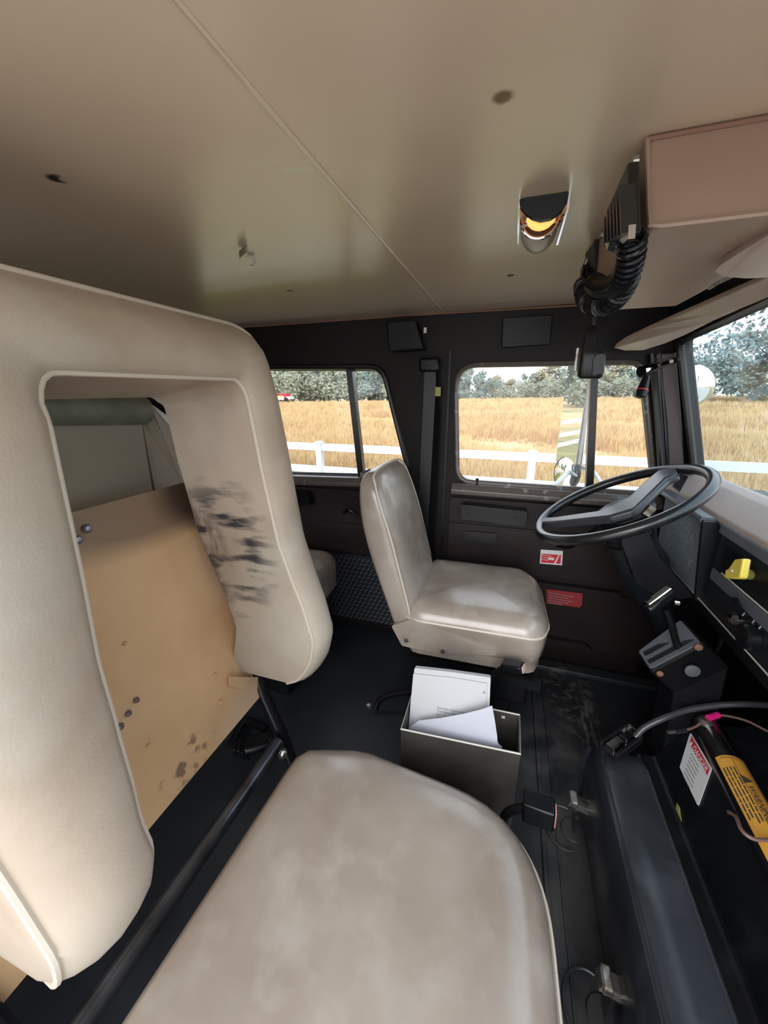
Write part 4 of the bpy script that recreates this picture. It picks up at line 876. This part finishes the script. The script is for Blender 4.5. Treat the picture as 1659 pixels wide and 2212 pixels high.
t = obj('ceiling_hook', MB().prism([P(516, 543, z=ZC-.004), P(530, 530, z=ZC-.004), P(534, 532, z=ZC-.004), P(536, 558, z=ZC-.006), P(551, 560, z=ZC-.006), P(551, 566, z=ZC-.006), P(530, 565, z=ZC-.006), P(525, 545, z=ZC-.004)], (0, 0, -.012)), 'steel', smooth=False)
tag(t, 'small bent steel hook screwed to the ceiling on the left', 'hook')
# ================================================================== VISORS
def board(pts, up, m): return MB().prism(pts, up)
vs = thing('sun_visor', 'beige sun visor folded up over the driver side of the windshield', 'sun visor', (.4, 1.1, .15))
up_ = [(1325, 752, 1.43), (1345, 738, 1.40), (1400, 712, 1.32), (1450, 690, 1.24), (1500, 669, 1.15), (1580, 634, 1.03), (1680, 592, .90)]
lo_ = [(1690, 632, .96), (1600, 668, 1.05), (1540, 694, 1.15), (1480, 724, 1.28), (1440, 741, 1.35), (1390, 757, 1.42), (1350, 758, 1.43)]
vis = [P(x, y, y=yy) for x, y, yy in up_+lo_]
obj('visor_board', MB().prism(vis, (.006, 0, .014)), 'visor', vs, bevel=.003)
v2 = thing('sun_visor', 'beige sun visor at the right edge above the windshield on the passenger side', 'sun visor', (.4, .7, .2))
vis = [P(x, y, z=zz) for x, y, zz in ((1543, 588, .158), (1552, 576, .160), (1600, 545, .164), (1660, 508, .168), (1720, 470, .168), (1730, 590, .150), (1659, 600, .150), (1610, 602, .150), (1565, 598, .154))]
obj('visor_board', MB().prism(vis, (.004, 0, .012)), 'visor', v2, bevel=.003)
obj('visor_rod', MB().tube([P(1533, 622, z=.163), P(1552, 610, z=.160), P(1585, 594, z=.156)], .003, 6), 'steel', v2)
# ================================================================== SPOTLIGHT
sp_ = thing('spotlight', 'round chrome spotlight outside the windshield pillar with a black inside grip', 'spotlight', P(1505, 835, y=1.72))
q = P(1505, 836, y=1.72); dd = V((.9, .1, -.05)).normalized()
obj('lamp_shell', MB().lathe([(.072, -.02), (.075, 0), (.070, .018), (.054, .042), (.033, .058), (.012, .066)], q-dd*.015, dd, 28), 'chrome', sp_)
obj('lamp_lens', MB().lathe([(.070, 0), (.070, .004), (.001, .01)], q-dd*.035, -dd, 28), 'mirror', sp_)
a, b = P(1385, 803, y=1.40), P(1445, 782, y=1.47)
obj('handle_shaft', MB().tube([a, a.lerp(b, .45), a.lerp(b, .5), b], .012, 12, rr=[.017, .014, .010, .009]), 'chrome', sp_, label='chrome inner shaft')
obj('pillar_collar', MB().tube([b, b+(b-a)*.22], .014, 12), 'steel', sp_)
obj('through_shaft', MB().tube([b, q], .007, 8), 'chrome', sp_)
g0, g1 = P(1397, 812, y=1.39), P(1382, 860, y=1.37)
obj('grip', MB().tube([g0, g0.lerp(g1, .3), g0.lerp(g1, .75), g0.lerp(g1, .95), g1], .01, 14, rr=[.010, .013, .017, .015, .007]), 'blackg', sp_, label='black grip with red band')
obj('red_band', MB().tube([g0.lerp(g1, .62), g0.lerp(g1, .68)], .0172, 14, rr=[.0165, .0172]), 'red', sp_)
# ================================================================== OUTSIDE MIRRORS
mr = thing('side_mirror', 'tall rectangular truck side mirror outside the driver window with a round mirror below', 'mirror', P(1245, 1030, y=1.85))
mn = V((-.87, -.50, 0)).normalized(); ms = mn.cross(V((0, 0, 1))).normalized(); mc = (P(1214, 800, y=1.87)+P(1256, 985, y=1.92))/2
hz_ = .215; hx_ = .068
Rm = Matrix((ms, V((0, 0, 1)), -mn)).transposed(); Rm = Matrix((ms, mn, V((0, 0, 1)))).transposed()
obj('mirror_shell', MB().box(mc-mn*.012, (hx_*2+.012, .02, hz_*2+.012), Rm), 'boxe', mr, bevel=.004)
obj('mirror_glass', MB().box(mc, (hx_*2, .003, hz_*2), Rm), 'mirror', mr, smooth=False)
pa, pb = P(1282, 790, y=1.92), P(1252, 1005, y=1.92)
obj('mirror_post', MB().tube([pa, pb], .014, 12), 'chrome', mr)
obj('post_clamp', MB().tube([pb, pb-V((0, 0, .03))], .018, 12), 'steel', mr)
obj('mirror_arm', MB().tube([pb, P(1228, 1020, y=1.85), P(1185, 1062, y=1.62)], .010, 10), 'white', mr)
obj('mirror_arm', MB().tube([pb, P(1285, 1022, y=1.85), P(1312, 1062, y=1.62)], .008, 10), 'white', mr)
q = P(1222, 1022, y=1.88); nr_ = V((-.80, -.55, .05)).normalized()
obj('round_mirror_shell', MB().lathe([(.078, 0), (.078, -.012), (.05, -.03), (.001, -.035)], q, nr_, 28), 'rubber', mr)
obj('round_mirror_glass', MB().lathe([(.072, 0.0005), (.066, .004), (.045, .009), (.001, .013)], q, nr_, 28), 'mirror', mr)
# ================================================================== OUTSIDE
ZG = -2.3
def hill(x, y):
    d = max(0, y-14); return ZG + 1.15*(1-math.exp(-d/38.0))*(1/(1+math.exp(-(x+22)/14.0))) + .05*math.sin(x*.31)*math.cos(y*.23) + max(0, -(y+3))*0
mb = MB(); xs = [-260+i*8 for i in range(20)]+[-100+i*2.5 for i in range(80)]+[100+i*8 for i in range(20)]
ys = [-40, -20, -8, 0, 3]+[5+i*1.5 for i in range(30)]+[50+i*5 for i in range(20)]+[160, 200, 280]
rows = [[V((x, y, hill(x, y))) for x in xs] for y in ys]
mb.loft(rows, cyc=False, caps=(False, False))
struct('ground', mb, 'field', label='dry tan grass field')
struct('bounce_gravel_lot', MB().box((-2, -14, ZG+.06), (70, 34, .12)), 'bounce_gravel', smooth=False)  # unseen pale ground, added to bounce daylight up onto the cab ceiling
# grass tufts
def tufts(n, seed, m, name, label, ylo, yhi, hgt, green=False):
    rdm = random.Random(seed); vs_ = []; fs = []
    for i in range(n):
        y = ylo*(yhi/ylo)**rdm.random(); x = rdm.uniform(-1.25, .85)*y+rdm.uniform(-2, 2)
        pn = math.sin(x*.35+2.1*math.sin(y*.21+seed))+math.sin(y*.55+x*.13+seed)
        if pn < rdm.uniform(-1.6, .5) and not green: continue
        z = hill(x, y); s = hgt*rdm.uniform(.5, 1.25)*(1+y/90)
        for b in range(5):
            a = rdm.uniform(0, 6.28); l = s*rdm.uniform(.6, 1); wd = .012+.0011*y; lean = rdm.uniform(.05, .5)*l
            cx, cy = x+rdm.uniform(-.12, .12)*(1+y/40), y+rdm.uniform(-.12, .12); k = len(vs_)
            vs_ += [(cx-wd, cy, z), (cx+wd, cy, z), (cx+math.cos(a)*lean, cy+math.sin(a)*lean*.4, z+l)]; fs.append((k, k+1, k+2))
    me = bpy.data.meshes.new(name); me.from_pydata(vs_, [], fs); me.materials.append(M[m]); o = bpy.data.objects.new(name, me); SC.collection.objects.link(o)
    tag(o, label, 'grass', kind='stuff')
tufts(42000, 1, 'blade1', 'straw_grass', 'pale straw coloured dry grass across the field', 8.5, 100, .42)
tufts(17000, 2, 'blade2', 'brown_grass', 'reddish brown dry weeds patched through the field', 9, 95, .42)
tufts(9000, 3, 'blade3', 'green_grass', 'short green grass along the white fence', 5.5, 14, .25, True)
# fence (runs slightly skewed to the truck)
FA, FD = V((-4.06, 7.55, 0)), V((4.45, -.05, 0)); seglen = 2.4
fd = V((1, -.045, 0)).normalized(); f0 = V((0.44, 7.45, 0))
def fpt(s, z): q = f0+fd*s; return V((q.x, q.y, z))
fg = thing('rail_fence', 'white vinyl rail fence running past the truck windows', 'fence', fpt(0, ZG))
RF = Matrix((fd, V((-fd.y, fd.x, 0)), V((0, 0, 1)))).transposed()
SP = 4.45/2*1.0
SPn = 4.48
posts = [k*SPn for k in range(-9, 5)]
zr = [-1.11, -1.62, -2.02]
for s in posts:
    z0 = ZG-.05; po = obj('fence_post', MB().box(fpt(s, (z0-1.02)/2), (.135, .135, -1.02-z0), RF), 'fence', fg, smooth=False, bevel=.006)
    obj('post_cap', MB().loft([[fpt(s, -1.02)+RF@V((a*.08, b*.08, 0)) for a, b in ((-1, -1), (1, -1), (1, 1), (-1, 1))], [fpt(s, -1.0)+RF@V((a*.08, b*.08, 0)) for a, b in ((-1, -1), (1, -1), (1, 1), (-1, 1))], [fpt(s, -.975)+RF@V((a*.03, b*.03, 0)) for a, b in ((-1, -1), (1, -1), (1, 1), (-1, 1))]]), 'fence', po, smooth=False)
for a, b in zip(posts, posts[1:]):
    for z in zr: obj('fence_rail', MB().box(fpt((a+b)/2, z), (b-a-.12, .045, .16), RF), 'fence', fg, smooth=False, bevel=.004)
# trees
def crown(seed, w_, h_, n, m, sparse=1.0, sz=.42):
    rdm = random.Random(seed); vs_ = []; fs = []
    blobs = [(rdm.gauss(0, w_*.30), rdm.gauss(0, w_*.25), h_*(.22+.72*rdm.random()), w_*rdm.uniform(.16, .30)) for _ in range(int(14))]
    for i in range(n):
        b = rdm.choice(blobs); d = V((rdm.gauss(0, 1), rdm.gauss(0, 1), rdm.gauss(0, .8))).normalized()*b[3]*(rdm.random()**.35)*(1.25-.55*b[2]/h_)
        c = V((b[0]*(1.15-.6*b[2]/h_), b[1], b[2]))+d; s = sz*rdm.uniform(.5, 1.2)
        u1 = V((rdm.gauss(0, 1), rdm.gauss(0, .6), rdm.gauss(0, 1))).normalized(); v1 = u1.orthogonal().normalized(); k = len(vs_)
        vs_ += [tuple(c-u1*s), tuple(c+v1*s*.6), tuple(c+u1*s), tuple(c-v1*s*.6)]; fs.append((k, k+1, k+2, k+3))
    me = bpy.data.meshes.new('crown'); me.from_pydata(vs_, [], fs); me.materials.append(M[m]); return me
def trunk(h_, r, seed, br=6):
    rdm = random.Random(seed); mb = MB(); mb.tube([V((0, 0, -.3)), V((rdm.uniform(-.2, .2), 0, h_*.4)), V((rdm.uniform(-.4, .4), 0, h_*.85))], r, 7, rr=[r, r*.75, r*.3])
    for _ in range(br):
        z = h_*rdm.uniform(.3, .7); a = rdm.uniform(0, 6.28); l = h_*rdm.uniform(.15, .32)
        mb.tube([V((0, 0, z)), V((math.cos(a)*l*.5, math.sin(a)*l*.5, z+l*.5)), V((math.cos(a)*l*.8, math.sin(a)*l*.8, z+l*1.1))], r*.3, 5, rr=[r*.35, r*.22, r*.08])
    bm = mb.bm; me = bpy.data.meshes.new('trunk'); bm.to_mesh(me); bm.free(); me.materials.append(M['bark']); return me
kinds = []
for i, (w_, h_, n, m) in enumerate(((8, 10, 2600, 'leaf0'), (9, 8.5, 2600, 'leaf1'), (6.5, 12, 2400, 'leaf2'), (8, 7.5, 2200, 'leaf3'))):
    kinds.append((crown(11+i, w_, h_, n, m), trunk(h_, .25, 30+i), ['broad grey green tree', 'round olive green tree', 'tall narrow blue green tree', 'low yellowish green tree'][i]))
def tree(x, y, k, s, label, group):
    t = thing('tree', label, 'tree', (x, y, hill(x, y)-.1), group); t.scale = (s, s, s*random.uniform(.92, 1.08)); t.rotation_euler.z = random.uniform(-.5, .5)
    for nm, me in (('crown', kinds[k][0]), ('trunk', kinds[k][1])):
        o = bpy.data.objects.new(nm, me); SC.collection.objects.link(o); o.parent = t
rdm = random.Random(5)
x = -128
while x < 78:
    zone = 'rear side window' if x < -24 else ('front side window' if x < 34 else 'windshield')
    for row in range(2):
        if row and x > 34: continue
        k = rdm.choice([0, 0, 1, 2, 3, 1])
        yy = 104+row*9+rdm.uniform(-4, 4)
        edge = 1.55 if x < -24 else (.72 if x < 6 else .95)
        s = edge*rdm.uniform(.8, 1.1)*(1.15 if row else .8)
        if k == 2 and -24 < x < 14: s *= 1.1
        tree(x+rdm.uniform(-2, 2), yy, k, s, kinds[k][2]+' in the far tree line seen through the '+zone, 'far trees through the '+zone+', '+kinds[k][2])
    x += 6.6 if x < -26 else 5.2
# nearer trees ahead of the truck
kinds.append((crown(51, 9, 13, 4600, 'leaf2', sz=.24), trunk(13, .28, 51, 16), 'thin'))
for i, (x, y, s) in enumerate(((30, 58, 1.5), (36, 62, 1.75), (44, 60, 1.7), (52, 62, 1.8), (61, 60, 1.8), (72, 62, 1.9))):
    tree(x, y, 4, s, 'tall thinly leaved tree ahead of the truck seen through the windshield', 'tall trees seen through the windshield')
for i, (x, y, s) in enumerate(((31, 66, .95), (40, 68, 1.0), (49, 70, 1.05), (58, 72, 1.1), (67, 68, 1.1), (77, 66, 1.1))):
    tree(x, y, 0, s, 'dense bushy tree low behind the tall trees seen through the windshield', 'dense trees seen through the windshield')
for i, (x, y, k, s) in enumerate(((-70, 16, 0, 1.0), (-76, 27, 1, 1.1), (-84, 37, 0, 1.1), (-66, 38, 3, .9), (-92, 22, 2, 1.1))):
    tree(x, y, k, s, kinds[k][2]+' behind the truck reflected in the side mirror', 'trees reflected in the side mirror')
# far fire truck
ft = thing('fire_truck', 'small red and white fire truck far away before the tree line', 'truck', V((-58, 90, -1.75)))
q = P(606, 866, y=90.0)
def bxr(c, d): return MB().box(q+V(c), d)
obj('truck_body', bxr((-2, 0, .75), (7.5, 2.2, 1.0)), 'white', ft, smooth=False, bevel=.05)
obj('truck_cargo', bxr((-3, 0, 1.55), (5.2, 2.1, .55)), 'red', ft, smooth=False, bevel=.05)
obj('truck_cab', bxr((1.4, 0, 1.2), (1.9, 2.1, 1.3)), 'red', ft, smooth=False, bevel=.1)
obj('truck_bonnet', bxr((2.9, 0, .75), (1.4, 2.0, .7)), 'white', ft, smooth=False, bevel=.1)
for wx in (-3.6, 2.4): obj('wheel', MB().lathe([(.48, -.15), (.5, 0), (.48, .15)], q+V((wx, -1.05, .35)), (0, 1, 0), 16), 'black', ft)
obj('yellow_panel', bxr((.5, -1.08, 1.0), (.8, .06, .6)), 'yellow', ft, smooth=False)
